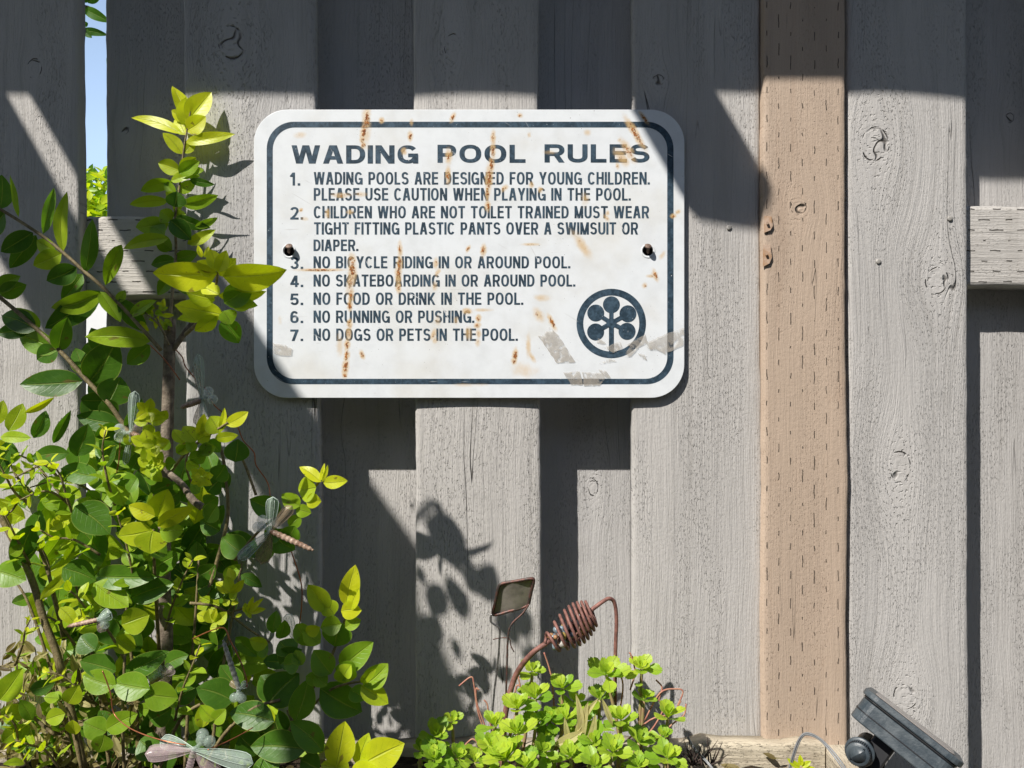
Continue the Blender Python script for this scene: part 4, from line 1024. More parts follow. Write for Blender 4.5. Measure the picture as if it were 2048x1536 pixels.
branch("branch", [([(250, 1560, -.12), (245, 1450, -.13), (248, 1350, -.135), (250, 1310, -.135)], 3.5, 2.5), ([(165, 1545, -.11), (150, 1460, -.12), (132, 1415, -.125)], 4, 2.5), ([(110, 1470, -.1), (50, 1420, -.1), (-10, 1360, -.1)], 3.5, 3), ([(310, 1560, -.11), (360, 1440, -.11), (420, 1400, -.11)], 4, 3)], [
 (232,1372,164,1350,54,.45,-.14,0),(300,1378,224,1364,62,.45,-.145,0),(288,1388,357,1396,62,.5,-.145,0),(212,1464,167,1444,50,.5,-.14,0),(212,1460,274,1428,46,.5,-.145,0),(208,1470,196,1506,46,.52,-.145,0),(250,1348,332,1306,48,.12,-.13,0),(232,1342,159,1322,52,.10,-.13,0),(215,1455,200,1420,30,.2,-.135),
 (118,1397,87,1394,24,.6,-.13),(136,1407,156,1373,42,.68,-.13,0),(130,1427,89,1441,38,.68,-.132,0),(122,1400,105,1385,24,.6,-.128),(145,1440,150,1470,30,.8,-.13),(60,1380,110,1365,34,.1,-.11),(50,1430,0,1420,44,.7,-.11),(60,1450,0,1490,40,.6,-.11),(65,1440,40,1400,30,.4,-.11),(0,1400,40,1340,50,.6,-.11),
 (70,1460,20,1500,30,.3,-.1),(190,1300,160,1270,50,.12,-.12),(330,1330,375,1310,40,.12,-.11),(350,1400,400,1370,50,.12,-.1),(360,1440,330,1470,60,.12,-.1),(380,1470,420,1500,60,.14,-.11),(300,1440,340,1420,50,.2,-.12),(280,1480,320,1510,60,.15,-.1),(350,1500,300,1530,60,.12,-.1)],
 label="bottom left foliage of rounded mid green leaves")
# unseen arm of the shrub at the left, added for its leaf shadows
def sh(px, py, t): q = P(px, py, 0); return q - SUN * t
so_ = [((846,1036),(942,1108),74),((868,1088),(952,1128),44),((930,1128),(984,1196),46),((796,1028),(828,1064),26),((880,1168),(864,1234),40),((894,1146),(930,1250),38),((966,1198),(986,1132),44),((1018,1208),(1064,1278),48),((1000,1218),(1036,1300),42),((840,1228),(892,1290),40),
       ((904,1272),(920,1326),18),((1040,1300),(1085,1330),34),((836,1128),(850,1172),16),]
tt_ = .40
ab = MB(); aL = Leaves()
stem_ = [sh(820,1040,tt_+.01), sh(870,1095,tt_), sh(920,1140,tt_), sh(965,1185,tt_), sh(1020,1225,tt_), sh(1060,1290,tt_)]
root_ = [Vector((-.42, -.12, SZ)), Vector((-.62, -.25, -.25)), Vector((-.74, -.38, .0))]
ab.tube(smooth_path(root_ + stem_, 5), [.0042 - .00007 * i for i in range(41)], 7)
for (p0, p1, w) in so_:
    d_ = random.uniform(-.012, .012)
    aL.leaf(sh(*p0, tt_ + d_), sh(*p1, tt_ + d_ + random.uniform(-.01, .01)), w * .95 * K, random.choice((.2, .4, .6)), random.uniform(-.2, .2), .15, .06, nrm=-SUN)
ao = ab.build("branch", MAT['twig'], shrub); ao["label"] = "unseen long leafy arm leaning out towards the viewer, added for its leaf shadows"
aL.build("leaves", MAT['leaf'], ao)
# shaded inner leaves of the thicket
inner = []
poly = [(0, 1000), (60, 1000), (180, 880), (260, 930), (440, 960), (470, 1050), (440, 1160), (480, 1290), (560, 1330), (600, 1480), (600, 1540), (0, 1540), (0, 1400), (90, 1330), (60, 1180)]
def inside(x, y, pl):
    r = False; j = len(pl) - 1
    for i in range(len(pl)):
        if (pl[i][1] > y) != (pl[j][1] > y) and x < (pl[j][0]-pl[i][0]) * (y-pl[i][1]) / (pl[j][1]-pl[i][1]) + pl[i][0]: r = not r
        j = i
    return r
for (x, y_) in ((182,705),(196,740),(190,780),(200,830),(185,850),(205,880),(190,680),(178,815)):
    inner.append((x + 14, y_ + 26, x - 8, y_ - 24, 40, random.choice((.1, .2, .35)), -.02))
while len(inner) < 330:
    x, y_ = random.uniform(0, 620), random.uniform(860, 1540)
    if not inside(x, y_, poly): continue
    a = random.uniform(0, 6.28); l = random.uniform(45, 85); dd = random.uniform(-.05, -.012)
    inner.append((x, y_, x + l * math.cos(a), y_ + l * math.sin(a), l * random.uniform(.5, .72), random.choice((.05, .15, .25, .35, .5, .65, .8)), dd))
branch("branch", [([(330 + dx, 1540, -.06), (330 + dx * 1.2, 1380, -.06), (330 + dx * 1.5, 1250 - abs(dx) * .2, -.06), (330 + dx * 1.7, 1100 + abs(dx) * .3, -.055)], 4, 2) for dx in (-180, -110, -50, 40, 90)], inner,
 label="shaded inner twigs and leaves close to the fence")

# dry yellowed undergrowth at the foot of the fence
dl = Leaves(); ds = MB()
for i in range(420):
    x = random.uniform(-10, 280) if i < 340 else random.uniform(250, 520)
    y_ = random.uniform(1290, 1540)
    if y_ < 1300 + max(0, x - 130) * .7: continue
    a = random.gauss(-1.57, .9); l = random.uniform(14, 42); dd = random.uniform(-.09, -.05)
    px_leaf(dl, x, y_, x + l * math.cos(a), y_ + l * math.sin(a), l * random.uniform(.2, .42), random.choice((.0, .2, .45, .6, .75, .9)), dd)
    if i % 5 == 0: ds.tube(px_path([(x, y_ + 10, dd), (x + 5 * math.cos(a), y_ - 10, dd), (x + 30 * math.cos(a), y_ + 30 * math.sin(a), dd)]), 1.1 * S(dd), 5)
weeds = dl.build("dry_weeds", MAT['dry'], None)
tag(weeds, "yellowed dry weeds under the shrub at the foot of the fence", "weeds", kind="stuff")
ds.build("dry_stems", MAT['twig'], weeds)["kind"] = "stuff"
# ------------------------------------------------------------------ stonecrop
def rosette(Ls, c, ax, R, n, age):
    """a stonecrop head: spoon shaped notched leaves around the axis, the inner ones small and upright"""
    ax = ax.normalized(); e1 = ax.orthogonal().normalized(); e2 = ax.cross(e1); ph = random.random() * 6.28
    for i in range(n):
        f = i / (n - 1)                       # 0 outer, 1 inner
        a = ph + i * 2.4
        el = .42 + .95 * f + random.uniform(-.22, .22)
        o = e1 * math.cos(a) + e2 * math.sin(a)
        d = o * math.cos(el) + ax * math.sin(el)
        L = R * (1.12 - .66 * f) * random.uniform(.85, 1.1)
        B = c + o * R * .04 - ax * R * .28 * (1 - f)
        Ls.leaf(B, B + d * L, L * random.uniform(.60, .76), min(1, max(0, age - .1 + .3 * f + random.uniform(-.28, .22))), random.uniform(-.15, .15), 0, random.uniform(.02, .22), nv=7, nu=4, sedum=True, nrm=ax * 1.2 - o * .4)
def stonecrop(label, heads, base):
    root = empty("stonecrop_plant", base, label, "succulent", "stonecrops in the planter")
    for (px, py, r, dep, n, age) in heads:
        s = S(dep); c = P(px, py, dep)
        tilt = Vector((random.uniform(-.35, .35), -random.uniform(.25, .8), 1.0))
        b = MB()
        foot = Vector((c.x + random.uniform(-.02, .02), c.y + random.uniform(.0, .02), SZ - .004))
        midp = (c + foot) / 2 + Vector((random.uniform(-.008, .008), 0, 0))
        pa = smooth_path([foot, midp, c - tilt.normalized() * r * s * .2], 4)
        b.tube(pa, [.0022 - .0007 * i / (len(pa) - 1) for i in range(len(pa))], 7)
        so = b.build("stem", MAT['sstem'], root)
        Ls = Leaves()
        rosette(Ls, c, tilt, r * s * random.uniform(.8, 1.15), n, age)
        # a few looser leaves on the stem
        for k in range(random.randint(2, 4)):
            t = random.uniform(.45, .9); q = foot.lerp(c, t); a = random.uniform(0, 6.28)
            o = Vector((math.cos(a), math.sin(a) - .2, random.uniform(.1, .7))).normalized()
            l = r * s * random.uniform(.6, .9)
            Ls.leaf(q, q + o * l, l * .6, age * .8, random.uniform(-.3, .3), 0, .15, nv=7, nu=4, sedum=True, nrm=Vector((0, -.6, 1)))
        Ls.build("leaf_rosette", MAT['sedum'], so)
    return root
MAT['sstem'] = simple("pale_green_stem", (.26, .27, .09), .5, 0, .2, 150, 0, .4, (.33, .20, .12))
H1 = [(869, 1468, 50, -.10, 12, .6), (905, 1440, 30, -.085, 9, .8), (868, 1515, 44, -.12, 11, .6), (916, 1512, 42, -.11, 10, .5), (842, 1500, 30, -.1, 9, .6)]
H2 = [(1213, 1345, 54, -.10, 12, .65), (1283, 1334, 40, -.09, 11, .8), (1066, 1340, 32, -.09, 9, .7), (1069, 1392, 44, -.10, 11, .6), (1124, 1372, 40, -.10, 11, .65), (1150, 1400, 36, -.09, 9, .5), (1242, 1434, 48, -.125, 12, .75), (1336, 1428, 42, -.11, 11, .75),
      (1186, 1484, 42, -.14, 11, .6), (1335, 1512, 48, -.14, 12, .7), (988, 1448, 40, -.13, 10, .75), (1034, 1412, 40, -.12, 11, .75), (1032, 1462, 46, -.15, 11, .75), (980, 1488, 40, -.15, 10, .7), (1010, 1512, 50, -.16, 12, .75), (1070, 1448, 38, -.12, 10, .6), (1100, 1436, 34, -.115, 10, .55), (1132, 1436, 36, -.115, 10, .6),
      (1086, 1500, 46, -.15, 11, .6), (1140, 1510, 40, -.15, 10, .55), (1226, 1500, 46, -.15, 11, .65), (1280, 1480, 40, -.13, 10, .6), (1275, 1530, 40, -.16, 10, .6), (1170, 1440, 34, -.1, 9, .5), (1200, 1395, 36, -.09, 9, .5), (1290, 1395, 34, -.09, 9, .6), (950, 1520, 34, -.15, 9, .7), (1050, 1530, 40, -.17, 10, .7), (1190, 1530, 40, -.17, 10, .6), (1330, 1470, 30, -.12, 9, .6), (1095, 1475, 30, -.12, 9, .5)]
def at_soil(px, dep): return Vector(((px - 1024) * S(dep), dep, SZ))
stonecrop("small clump of five scalloped stonecrop rosettes beside the yellow shrub leaves", H1, at_soil(880, -.10))
big = stonecrop("wide bushy stonecrop of many light green rosettes under the rusty coil ornament", H2, at_soil(1150, -.12))
# withered strap leaves and reddish runners among it
dl = Leaves()
for (bx, by, tx, ty, w, ag) in [(1160,1480,1152,1392,16,1),(1165,1480,1176,1405,18,.95),(1150,1470,1196,1398,14,1),(1170,1500,1190,1430,16,.9),(1110,1490,1165,1462,24,1),(1140,1500,1130,1440,14,.9),(1225,1450,1205,1400,12,.9),(1180,1510,1160,1440,10,1)]:
    px_leaf(dl, bx, by, tx, ty, w, ag, -.135, 0, -.004)
dl.build("withered_leaf", MAT['dry'], big)
rn = MB()
for pts in ([(968,1460,-.09),(955,1420,-.09),(948,1370,-.09),(942,1354,-.09),(918,1372,-.092)],[(974,1462,-.09),(955,1410,-.09),(952,1378,-.09),(958,1380,-.09)],
            [(990,1470,-.1),(978,1440,-.1),(975,1410,-.1),(968,1400,-.1)],[(1285,1480,-.09),(1310,1450,-.09),(1330,1410,-.088),(1318,1400,-.088),(1324,1375,-.086),(1312,1360,-.086)],
            [(1290,1440,-.09),(1320,1386,-.088),(1352,1378,-.086),(1366,1384,-.086),(1355,1412,-.086),(1362,1402,-.086)],[(1300,1490,-.1),(1345,1448,-.095),(1368,1430,-.09),(1372,1408,-.09)],
            [(1255,1480,-.1),(1300,1440,-.1),(1340,1430,-.1)],[(1110,1450,-.08),(1105,1370,-.08),(1098,1335,-.078),(1088,1305,-.078)],[(1048,1380,-.08),(1035,1370,-.08),(1030,1385,-.08)],
            [(1046,1400,-.08),(1036,1350,-.08)],[(1260,1380,-.08),(1270,1345,-.08),(1262,1310,-.08),(1258,1306,-.08)],[(1240,1420,-.085),(1246,1370,-.085),(1236,1340,-.085)],[(930,1490,-.09),(945,1478,-.09),(958,1490,-.09),(965,1510,-.09)]):
    rn.tube(px_path(pts), 1.7 * S(pts[0][2]), 6)
rn.build("runner", MAT['pink'], big)
# dead leaf litter on the soil by the raw beam
ll = Leaves()
for i in range(150):
    x = random.uniform(-.25, pr - .02); y = random.uniform(-.12, -.030)
    if -.09 < x < .17 and random.random() < .6: continue
    z = SZ + random.uniform(.0, .022); a = random.uniform(0, 6.28); l = random.uniform(.008, .022)
    Ls_p = Vector((x, y, z)); ll.leaf(Ls_p, Ls_p + Vector((math.cos(a) * l, math.sin(a) * l, random.uniform(-.2, .5) * l)), l * random.uniform(.15, .5), random.choice((0, .1, .3, .6)), random.uniform(-.6, .6), nrm=Vector((0, -.3, 1)), nv=5, nu=2)
tag(ll.build("leaf_litter", MAT['dry'], None), "dead leaf bits on the soil along the raw timber beam", "litter", kind="stuff")
dk = MB()
for i in range(26):
    x = random.uniform(1375, 1425); dd = random.uniform(-.09, -.055); a = random.uniform(-2.6, -.4); l = random.uniform(25, 60)
    dk.tube(px_path([(x, 1530, dd), (x + l * .5 * math.cos(a), 1530 + l * .5 * math.sin(a), dd), (x + l * math.cos(a), 1525 + l * math.sin(a), dd)]), [2.2 * S(dd) * (1 - k / 12) for k in range(11)], 5)
tag(dk.build("dead_weed", simple("dark_dead_stalk", (.07, .045, .035), .8, 0, .3, 150), None), "dark withered weed at the end of the stonecrop by the raw beam", "dead weed")

# ------------------------------------------------------------------ rusty garden ornament: a bent rod carrying a coil cage of pebbles
yO = -.10
orn = empty("coil_garden_ornament", at_soil(1005, yO), "rust brown bent rod with a wire coil cage of pebbles, stuck in the stonecrop", "garden ornament")
MAT['iron'] = simple("red_brown_rusted_iron", (.27, .125, .100), .62, .15, .25, 170, .0004, .45, (.15, .068, .055))
rod = px_path([(1003, 1530, yO), (1006, 1470, yO), (1014, 1410, yO), (1032, 1350, yO), (1062, 1309, yO - .014), (1096, 1284, yO - .015), (1140, 1252, yO), (1180, 1222, yO + .010), (1206, 1203, yO + .013), (1219, 1197, yO + .015), (1229, 1206, yO + .018), (1233, 1240, yO + .02), (1231, 1300, yO + .022), (1230, 1420, yO + .024)])
m_ = len(rod)
MB().tube(rod, [(6.6 - 2.6 * min(1, i / (m_ * .62))) * S(yO) for i in range(m_)], 12).build("rod", MAT['iron'], orn)
A0, A1 = P(1090, 1291, yO - .024), P(1186, 1226, yO + .016)
axv = (A1 - A0); LA = axv.length; axd = axv.normalized()
e1 = Vector((0, 1, 0)); e2 = axd.cross(e1).normalized()
coil = []; turns = 9
for i in range(turns * 22 + 1):
    t = i / (turns * 22); a = 2 * math.pi * turns * t
    u = t ** .62
    r = (13 + 26 * math.sin(min(1, u * 1.35) * math.pi / 2) - 15 * max(0, (u - .66) / .34) ** 1.6) * S(yO)
    coil.append(A0 + axd * LA * u + (e1 * math.cos(a) + e2 * math.sin(a)) * r)
MB().tube(coil, 3.1 * S(yO), 8).build("wire_coil", MAT['iron'], orn)
pm = [simple("pebble_orange", (.42, .22, .10), .45), simple("pebble_pale", (.50, .47, .42), .4), simple("pebble_blue_grey", (.20, .26, .30), .3), simple("pebble_black", (.03, .028, .03), .3), simple("pebble_ochre", (.50, .36, .10), .45)]
for i in range(46):
    t = random.uniform(.12, .9); a = random.uniform(0, 6.28); rr = random.uniform(4, 22) * S(yO) * min(1, .45 + t)
    c = A0 + axd * LA * t + (e1 * math.cos(a) + e2 * math.sin(a)) * rr - Vector((0, 0, 3 * S(yO)))
    pb = MB(); pb.ball((0, 0, 0), random.uniform(6, 9.5) * S(yO), 8, 5, (1, random.uniform(.6, .9), random.uniform(.5, .9)))
    Rm = Matrix.Rotation(random.uniform(0, 6), 3, Vector((random.random(), random.random(), random.random() + .01)).normalized())
    pb.v = [tuple(Rm @ Vector(q) * (1 + .25 * mnoise.noise(Vector(q) * 300 + Vector((i, 0, 0)))) + c) for q in pb.v]
    pb.build("pebble", pm[i % 5], orn)

# ------------------------------------------------------------------ little framed plant marker on wire legs
yK = -.055
mk = empty("plant_marker", at_soil(992, yK), "small tilted metal framed plate on two wire legs in front of the fence", "plant marker")
MAT['dwire'] = simple("blackened_wire", (.075, .065, .06), .5, .6, .2, 200, .0002, .5, (.16, .075, .06))
cor = [P(984, 1232, yK + .004), P(999, 1168, yK - .008), P(1069, 1156, yK - .010), P(1056, 1212, yK + .002)]
fr = MB()
path = []
for i in range(4):
    a, b_ = cor[i], cor[(i + 1) % 4]
    path += [a.lerp(b_, .10), a.lerp(b_, .5), a.lerp(b_, .90)]
path = smooth_path(path + [path[0]], 4)
fr.tube(path, 3.2 * S(yK), 8)
fr.build("frame", MAT['dwire'], mk)
pn = MB()
pn_n = (cor[1] - cor[0]).cross(cor[3] - cor[0]).normalized() * .0006
gv = []
for j in range(9):
    for i in range(9):
        q = cor[0].lerp(cor[3], i / 8).lerp(cor[1].lerp(cor[2], i / 8), j / 8)
        q = q + pn_n * 2.2 * math.sin(i * .8 + j * .3)
        gv.append(q)
pn.add(gv, [(j*9+i, j*9+i+1, (j+1)*9+i+1, (j+1)*9+i) for j in range(8) for i in range(8)])
pn.build("plate", simple("tarnished_plate", (.30, .27, .235), .35, .15, .25, 40, .0003), mk)
lg = MB()
lg.tube(px_path([(1058, 1208, yK), (1046, 1226, yK), (1022, 1250, yK), (1016, 1276, yK), (1014, 1330, yK), (1012, 1400, yK), (1011, 1500, yK)]), 2.0 * S(yK), 7)
lg.build("leg", MAT['dwire'], mk)
lg = MB(); lg.tube(px_path([(983, 1228, yK), (982, 1244, yK), (998, 1256, yK), (999, 1280, yK), (995, 1330, yK), (989, 1380, yK), (984, 1440, yK), (982, 1500, yK)]), 2.0 * S(yK), 7)
lg.build("leg", simple("bare_silvery_wire", (.30, .29, .29), .4, .8, .3, 300), mk)
MB().tube(px_path([(986, 1279, yK), (1000, 1276, yK), (1018, 1277, yK), (1022, 1292, yK), (1028, 1304, yK)]), 1.2 * S(yK), 6).build("tie_wire", MAT['dwire'], mk)

# ------------------------------------------------------------------ dragonfly lights
def glassy(name, col, tr, rough=.25):
    m, N, b = material(name)
    o = N.obj(); n = N.noise(o, 300, 3, .5)
    c = N.mix(N.ss(n, .35, .65), col, tuple(x * .8 for x in col))
    N.set(b.inputs["Base Color"], c)
    b.inputs["Roughness"].default_value = rough
    N.set(b.inputs["Alpha"], N.m('MULTIPLY_ADD', n, .25, tr))
    N.set(b.inputs["Normal"], N.bump(n, .0002))
    return m
MAT['wing_g'] = glassy("green_tinted_clear_plastic", (.52, .64, .54), .16)
MAT['wing_p'] = glassy("pink_tinted_clear_plastic", (.66, .52, .52), .24)
MAT['wing_b'] = glassy("amber_brown_clear_plastic", (.42, .32, .20), .26)
MAT['head_c'] = glassy("clear_plastic_bead", (.72, .80, .75), .20, .08)
MAT['body_b'] = simple("ribbed_amber_plastic", (.46, .33, .24), .35, 0, .25, 160, .0006, .5, (.20, .11, .07))
MAT['body_g'] = simple("ribbed_grey_green_plastic", (.34, .35, .30), .3, 0, .25, 160, .0006, .5, (.16, .17, .14))
MAT['vein'] = simple("pale_wing_vein", (.52, .62, .54), .4)
def dragonfly(label, c, body_tip, wings, head, y, size=1.0, body='body_b', hmat='head_c'):
    """c, tips in photo pixels at depth y; wings: (tip x, tip y, width, material, tip depth offset)"""
    cc = P(*c, y); s = S(y)
    root = empty("dragonfly_light", cc, label, "dragonfly light", "clear plastic dragonfly lights on the copper wire")
    tip = P(*body_tip, y); d = tip - cc; L = d.length; d.normalize(); e1 = d.orthogonal().normalized(); e2 = d.cross(e1)
    b = MB(); n = 40
    pts = [cc.lerp(tip, i / n) for i in range(n + 1)]
    rad = [(3.6 + 2.4 * math.sin(math.pi * min(1, (i / n) * .75 + .2))) * s * size * (1 + .08 * (1 if (i % 4) < 2 else -1)) * (1 if i < n - 2 else .6) for i in range(n + 1)]
    b.tube(pts, rad, 10)
    b.build("abdomen", MAT[body], root)
    hd = P(*head, y); t = MB(); t.ball(cc, 6.5 * s * size, 12, 8, (1, .8, 1)); t.tube([cc, cc.lerp(hd, .6)], [5 * s, 3.5 * s], 8)
    t.build("thorax", MAT['wing_g'], root)
    pe = Vector((-(hd - cc).z, 0, (hd - cc).x)).normalized() * 8.5 * s * size
    for q in (hd + pe, hd - pe, cc.lerp(hd, .75) + pe * .3):
        e = MB(); e.ball(q, 10.5 * s * size, 16, 10, (1, .85, 1)); e.build("eye", MAT[hmat], root)
    for (tx, ty, w, mt, dz) in wings:
        T = P(tx, ty, y + dz); ax = (T - cc); LL = ax.length; ax.normalize()
        v = (CAM - cc).normalized(); sd = ax.cross(v).normalized(); nn = sd.cross(ax)
        vs, th = [], .0011
        nv, nu = 12, 3
        for side_ in (1, -1):
            for i in range(nv + 1):
                u = i / nv
                f = (.22 + .78 * math.sin(min(1, u * 1.25) * math.pi / 2) ** 1.2) * (math.sqrt(max(0, 1 - ((u - .8) / .2) ** 2)) if u > .8 else 1)
                for k in range(-nu, nu + 1):
                    q = k / nu
                    vs.append(cc + ax * LL * u + sd * w * s * .5 * f * q + nn * (side_ * th / 2 + .0012 * math.cos(q * 3) ))
        m_ = 2 * nu + 1; N1 = (nv + 1) * m_; fs = []
        for i in range(nv):
            for k in range(m_ - 1):
                a = i * m_ + k; fs.append((a, a + 1, a + m_ + 1, a + m_)); fs.append((N1 + a, N1 + a + m_, N1 + a + m_ + 1, N1 + a + 1))
            a = i * m_; fs.append((a, a + m_, N1 + a + m_, N1 + a)); a += m_ - 1; fs.append((a, N1 + a, N1 + a + m_, a + m_))
        wo = MB().add(vs, fs).build("wing", MAT[mt], root)
        ve = MB()
        rim = [vs[i * m_] + nn * .0003 for i in range(nv + 1)] + [vs[i * m_ + m_ - 1] + nn * .0003 for i in range(nv, -1, -1)]
        ve.tube(rim, .00030, 5)
        for k in (2, 4): ve.tube([vs[i * m_ + k] + nn * .0005 for i in range(nv)], .00018, 4)
        ve.build("wing_rim", MAT['vein' if mt == 'wing_g' else mt], wo)
    return root
yD = -.185
dragonfly("clear green dragonfly light with brown body, spread wings, in front of the dark board", (541, 1062), (627, 1101), [(546, 994, 24, 'wing_g', -.004), (584, 1012, 22, 'wing_b', .004), (476, 1120, 22, 'wing_g', -.006), (522, 1128, 30, 'wing_b', .002)], (520, 1047), yD)
dragonfly("dragonfly light with upright wings and pale clear head, right of the bare trunk", (404, 800), (362, 815), [(396, 708, 18, 'wing_g', .0), (390, 728, 14, 'wing_b', .01), (408, 836, 14, 'wing_g', -.004), (392, 850, 15, 'wing_b', .006)], (421, 791), -.115)
dragonfly("dragonfly light with one pale upright wing, left of the trunk by the rosettes", (262, 866), (292, 880), [(270, 782, 20, 'wing_g', 0), (250, 930, 12, 'wing_g', .004), (282, 850, 18, 'wing_p', .008)], (239, 866), -.115)
dragonfly("pinkish dragonfly light lowest in the picture among the bottom leaves", (388, 1500), (372, 1560), [(290, 1508, 32, 'wing_p', -.006), (320, 1480, 28, 'wing_g', .006), (506, 1528, 34, 'wing_g', -.004), (440, 1560, 30, 'wing_p', .004)], (412, 1476), -.19, 1.15, 'wing_p', 'wing_g')
dragonfly("dragonfly light with grey ribbed body pointing up, above the big dark leaves", (478, 1378), (446, 1280), [(462, 1362, 14, 'wing_b', .004), (494, 1366, 14, 'wing_g', .0), (474, 1402, 12, 'wing_g', .006)], (476, 1396), -.165, .9, 'body_g', 'wing_g')
dragonfly("dragonfly light half hidden in dark leaves with amber ribbed body lying flat", (196, 1240), (136, 1253), [(222, 1226, 24, 'wing_g', 0), (210, 1262, 20, 'wing_p', .004)], (210, 1241), -.165, .9, 'body_b', 'wing_g')
dragonfly("faint dragonfly light in the shade behind round green leaves", (322, 1352), (300, 1365), [(345, 1334, 26, 'wing_p', 0), (340, 1362, 26, 'wing_b', .004), (296, 1352, 20, 'wing_g', .004)], (310, 1345), -.125)
dragonfly("dragonfly light with only one narrow wing tip showing beside the low shoot", (590, 1285), (600, 1330), [(574, 1228, 20, 'wing_g', 0), (597, 1262, 12, 'wing_p', .004)], (585, 1300), -.09)
# copper wire
MAT['copper'] = simple("copper_wire_lacquer", (.44, .15, .07), .35, .6, .2, 100)
cw = MB()
yW = -.10
for pts in ([(352,700,-.1),(365,715,yW),(372,735,yW),(400,768,yW),(414,782,-.11),(430,812,yW),(470,845,-.105),(486,880,yW),(508,905,yW),(512,930,yW),(535,965,yW),(541,1000,-.12),(548,1062,-.128),(572,1080,-.12),(590,1125,-.11),(603,1170,-.105),(603,1215,-.1),(597,1262,-.1)],
            [(300,690,-.1),(330,720,-.1),(360,760,-.1)],
            [(205,1342,-.16),(213,1362,-.16),(222,1390,-.16),(227,1425,-.16),(250,1450,-.17),(285,1468,-.18),(330,1482,-.19),(372,1490,-.192)],
            [(385,1278,-.13),(420,1262,-.14),(448,1256,-.15),(460,1280,-.155),(480,1320,-.16),(492,1355,-.165),(494,1375,-.165)],
            [(415,1500,-.19),(450,1485,-.18),(480,1470,-.17),(506,1455,-.16)],
            [(240,880,-.11),(238,920,-.105),(232,950,-.1)]):
    cw.tube(px_path(pts), 1.25 * S(pts[0][2]), 6)
tag(cw.build("copper_wire", MAT['copper'], None), "thin copper wire trailing through the shrub between the dragonfly lights", "wire")

# ------------------------------------------------------------------ solar spotlight
yQ = -.13
sq = S(yQ)
lamp = empty("solar_spotlight", Vector((P(1775, 1560, yQ).x, yQ, GZ)), "dark blue grey tilted solar light box with side knob, right of the planter", "solar light")
MAT['slate'] = simple("dusty_dark_slate_plastic", (.030, .042, .052), .40, 0, .2, 90, .0002, .5, (.060, .074, .084))
MAT['slate2'] = simple("black_plastic", (.014, .015, .018), .35, 0, .2, 90)
ux = Vector((.67, -.53, -.50)).normalized()                     # along the long side, down to the right
nz_ = Vector((.58, .0, .81)); nz_ = (nz_ - ux * nz_.dot(ux)).normalized()   # face normal
vy = nz_.cross(ux).normalized()                                    # away from the viewer
O = P(1699, 1430, yQ)                                             # near upper end, lower edge
def rbox(name, o, lx, ly, h, mat, rad=.012, bev=.0012, seg=6):
    """a box with rounded plan corners built on the lamp's own axes"""
    pl = []
    for (cx, cy, a0) in ((lx - rad, rad, -90), (lx - rad, ly - rad, 0), (rad, ly - rad, 90), (rad, rad, 180)):
        for k in range(seg + 1):
            a = math.radians(a0 + 90 * k / seg); pl.append((cx + rad * math.cos(a), cy + rad * math.sin(a)))
    n = len(pl)
    v = [o + ux * x + vy * y for x, y in pl] + [o + ux * x + vy * y + nz_ * h for x, y in pl]
    f = [tuple(range(n))[::-1], tuple(range(n, 2 * n))] + [(i, (i+1) % n, (i+1) % n + n, i + n) for i in range(n)]
    return MB().add(v, f).build(name, mat, lamp, False, bev)
LX, LY = .086, .088
rbox("housing", O, LX, LY, .0205, MAT['slate'], .012)
rbox("housing_seam", O - ux * .0005 - vy * .0005 + nz_ * .0092, LX + .001, LY + .001, .0011, MAT['slate2'], .0123, .0002)
rbox("housing_lip", O - ux * .0004 - vy * .0004 + nz_ * .0206, LX + .0008, LY + .0008, .0022, MAT['slate2'], .0122)
rbox("lid", O - ux * .0028 - vy * .0028 + nz_ * .0229, LX + .0056, LY + .0056, .0058, MAT['slate'], .014)
rbox("solar_panel", O + ux * .006 + vy * .006 + nz_ * .0289, LX - .012, LY - .012, .0006, simple("solar_cell_dusty", (.30, .27, .25), .25, .1, .1, 40), .005, .0002)
# bracket, hinge knob, stake
bk = O + ux * .034 + vy * .035
kc = P(1716, 1508, yQ - .012)
MB().box(bk - nz_ * .012, (.020, .024, .030), Matrix((ux, vy, nz_)).transposed()).build("bracket", MAT['slate2'], lamp, False, .002)
hx = Vector((-.55, -.80, .12)).normalized()
kn = MB(); base = kc - hx * .012
kp = []; kr_ = []
for (t, r) in ((-.030, .0105), (-.004, .0105), (-.0035, .0125), (.004, .0130), (.0045, .0150), (.0052, .0150), (.0060, .0140), (.0062, .0115), (.0135, .0118), (.0140, .0112), (.0142, .0085), (.0125, .0078)):
    kp.append(base + hx * t); kr_.append(r * .85)
kn.tube(kp, kr_, 28); kn.build("hinge", MAT['slate'], lamp, True)
rb = MB()
eh = hx.orthogonal().normalized(); ev = hx.cross(eh)
for i in range(36):
    a = 2 * math.pi * i / 36; q = (eh * math.cos(a) + ev * math.sin(a)) * .0101
    rb.tube([base + hx * .0065 + q, base + hx * .0132 + q], .0005, 4)
rb.build("knob_ridge", MAT['slate2'], lamp, True)["kind"] = "stuff"
st = MB(); kx = P(1722, 1560, yQ + .02)
st.tube([bk - nz_ * .02, bk - nz_ * .035 + Vector((.004, 0, -.02)), Vector((bk.x + .012, bk.y, -.45)), Vector((bk.x + .012, bk.y, GZ))], [.011, .010, .009, .006], 12)
st.tube([base - hx * .018, bk - nz_ * .024], .0085, 10)
st.build("stake", MAT['slate2'], lamp)
cb = MB()
for off in (0, 3.2):
    cb.tube(px_path([(1572 + off, 1560, -.07), (1584 + off, 1515, -.075), (1598 + off, 1478 + off * .4, -.08), (1614, 1466 + off, -.085), (1640, 1477 + off, -.1), (1668 - off, 1505 + off, -.115), (1690 - off, 1535 + off, -.125), (1705, 1560, -.13)]), 1.8 * S(-.09), 7)
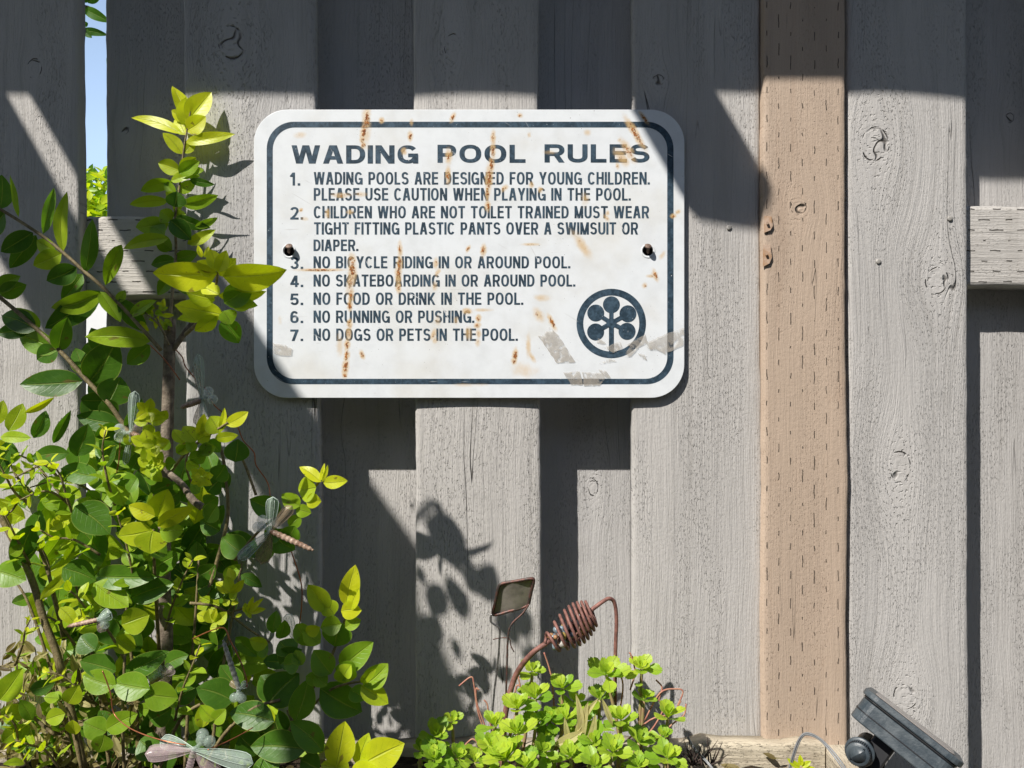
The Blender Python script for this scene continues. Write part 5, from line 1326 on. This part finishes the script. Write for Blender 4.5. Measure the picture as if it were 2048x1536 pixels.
tag(cb.build("power_cable", simple("grey_cable", (.24, .25, .26), .35), None), "grey twin cable looping over the end of the raw planter beam", "cable")
cb = MB()
for off in (0, 3.0):
    cb.tube(px_path([(1375, 1472 + off, -.06), (1392, 1500 + off, -.075), (1414, 1522 + off, -.09), (1440, 1556 + off, -.1)]), 1.6 * S(-.08), 7)
tag(cb.build("power_cable", bpy.data.materials["grey_cable"], None), "short grey cable running down out of the stonecrop's right end", "cable")
# little green seedling by the beam's end
sl = Leaves()
for lf in ((1600,1535,1576,1518,14,.85),(1604,1534,1622,1522,12,.9),(1602,1532,1600,1510,12,.9),(1606,1538,1630,1536,14,.9)): px_leaf(sl, *lf, -.075, 0, 0)
seed = MB(); seed.tube(px_path([(1604, 1570, -.075), (1603, 1550, -.075), (1603, 1534, -.075)]), .0008, 6)
so = seed.build("seedling", MAT['sstem'], None); tag(so, "tiny pale green seedling in front of the raw beam's right end", "seedling")
sl.build("leaves", MAT['leaf'], so)

# ------------------------------------------------------------------ beyond the fence
wl = MB().box((-2.6, 4.0, (GZ + .80) / 2), (3.0, .15, .80 - GZ)); wl.box((-2.6, 4.0, .83), (3.1, .22, .06))
tag(wl.build("garden_wall", simple("white_render", (.74, .74, .74), .8, 0, .03, 5), None, False), "white rendered wall seen through the gap in the fence", "wall")
bush = empty("background_bush", (-2.75, 4.9, GZ), "sunlit yellow green bush beyond the fence, seen through the gap", "bush")
bl = Leaves()
for i in range(7000):
    th = random.uniform(0, 6.28); ph = math.acos(random.uniform(-1, 1)); r = random.uniform(.35, 1.0) ** .5
    x = -2.75 + 1.15 * r * math.sin(ph) * math.cos(th); y = 4.9 + .6 * r * math.sin(ph) * math.sin(th); z = .62 + .95 * r * math.cos(ph)
    z += .12 * mnoise.noise((x * 3, y * 3, 0))
    o = Vector((random.gauss(0, 1), random.gauss(0, 1), random.gauss(.3, .8))).normalized(); l = random.uniform(.06, .12)
    q = Vector((x, y, z)); bl.leaf(q, q + o * l, l * .5, random.choice((.2, .5, .7, .85, 1)), random.uniform(-1, 1), nv=3, nu=1, nrm=Vector((random.gauss(0, .6), -.7, .8)))
bb = MB()
for k in range(6):
    a = k * 1.05
    bb.tube(smooth_path([(-2.75, 4.9, GZ), (-2.75 + .15 * math.cos(a), 4.9 + .1 * math.sin(a), -.4), (-2.75 + .6 * math.cos(a), 4.9 + .3 * math.sin(a), .6)], 4), [.03, .028, .026, .022, .02, .016, .013, .01, .007], 6)
bo = bb.build("stems", MAT['bark'], bush); bl.build("crown", MAT['leaf'], bush)
tree = empty("background_tree", (-1.62, .75, GZ), "slim tree behind the fence whose leafy twig hangs in the gap", "tree")
tb = MB(); yt = .55
tb.tube(smooth_path([(-1.62, .75, GZ), (-1.60, .74, -.2), (-1.56, .72, .6), (-1.5, .7, 1.5)], 6), [.035 - .0014 * i for i in range(19)], 8)
tb.tube(smooth_path([Vector((-1.56, .72, .6)), Vector((-1.25, .65, .9)), P(120, -60, yt), P(150, 40, yt), P(172, 62, yt)], 5), [.010 - .0004 * i for i in range(21)], 6)
tb.tube(smooth_path([P(130, -40, yt), P(160, 5, yt), P(178, 14, yt)], 4), .002, 5)
tb.build("trunk", MAT['bark'], tree)
cl = Leaves()
for lf in ((165,16,216,42,24,.05),(160,62,214,70,17,.05),(168,60,184,76,14,.05),(166,50,176,46,12,.1),(160,0,182,-12,20,.1),(176,6,200,-20,22,.1),(150,36,120,70,24,.1)): px_leaf(cl, *lf, yt, 0, 0)
for i in range(700):
    q = Vector((random.gauss(-1.5, .28), random.gauss(.8, .2), random.uniform(.75, 2.0))); o = Vector((random.gauss(0, 1), random.gauss(0, 1), random.gauss(0, .6))).normalized(); l = random.uniform(.04, .07)
    cl.leaf(q, q + o * l, l * .5, random.choice((.05, .2, .4)), random.uniform(-1, 1), nv=4, nu=1)
cl.build("crown", MAT['leaf'], tree)
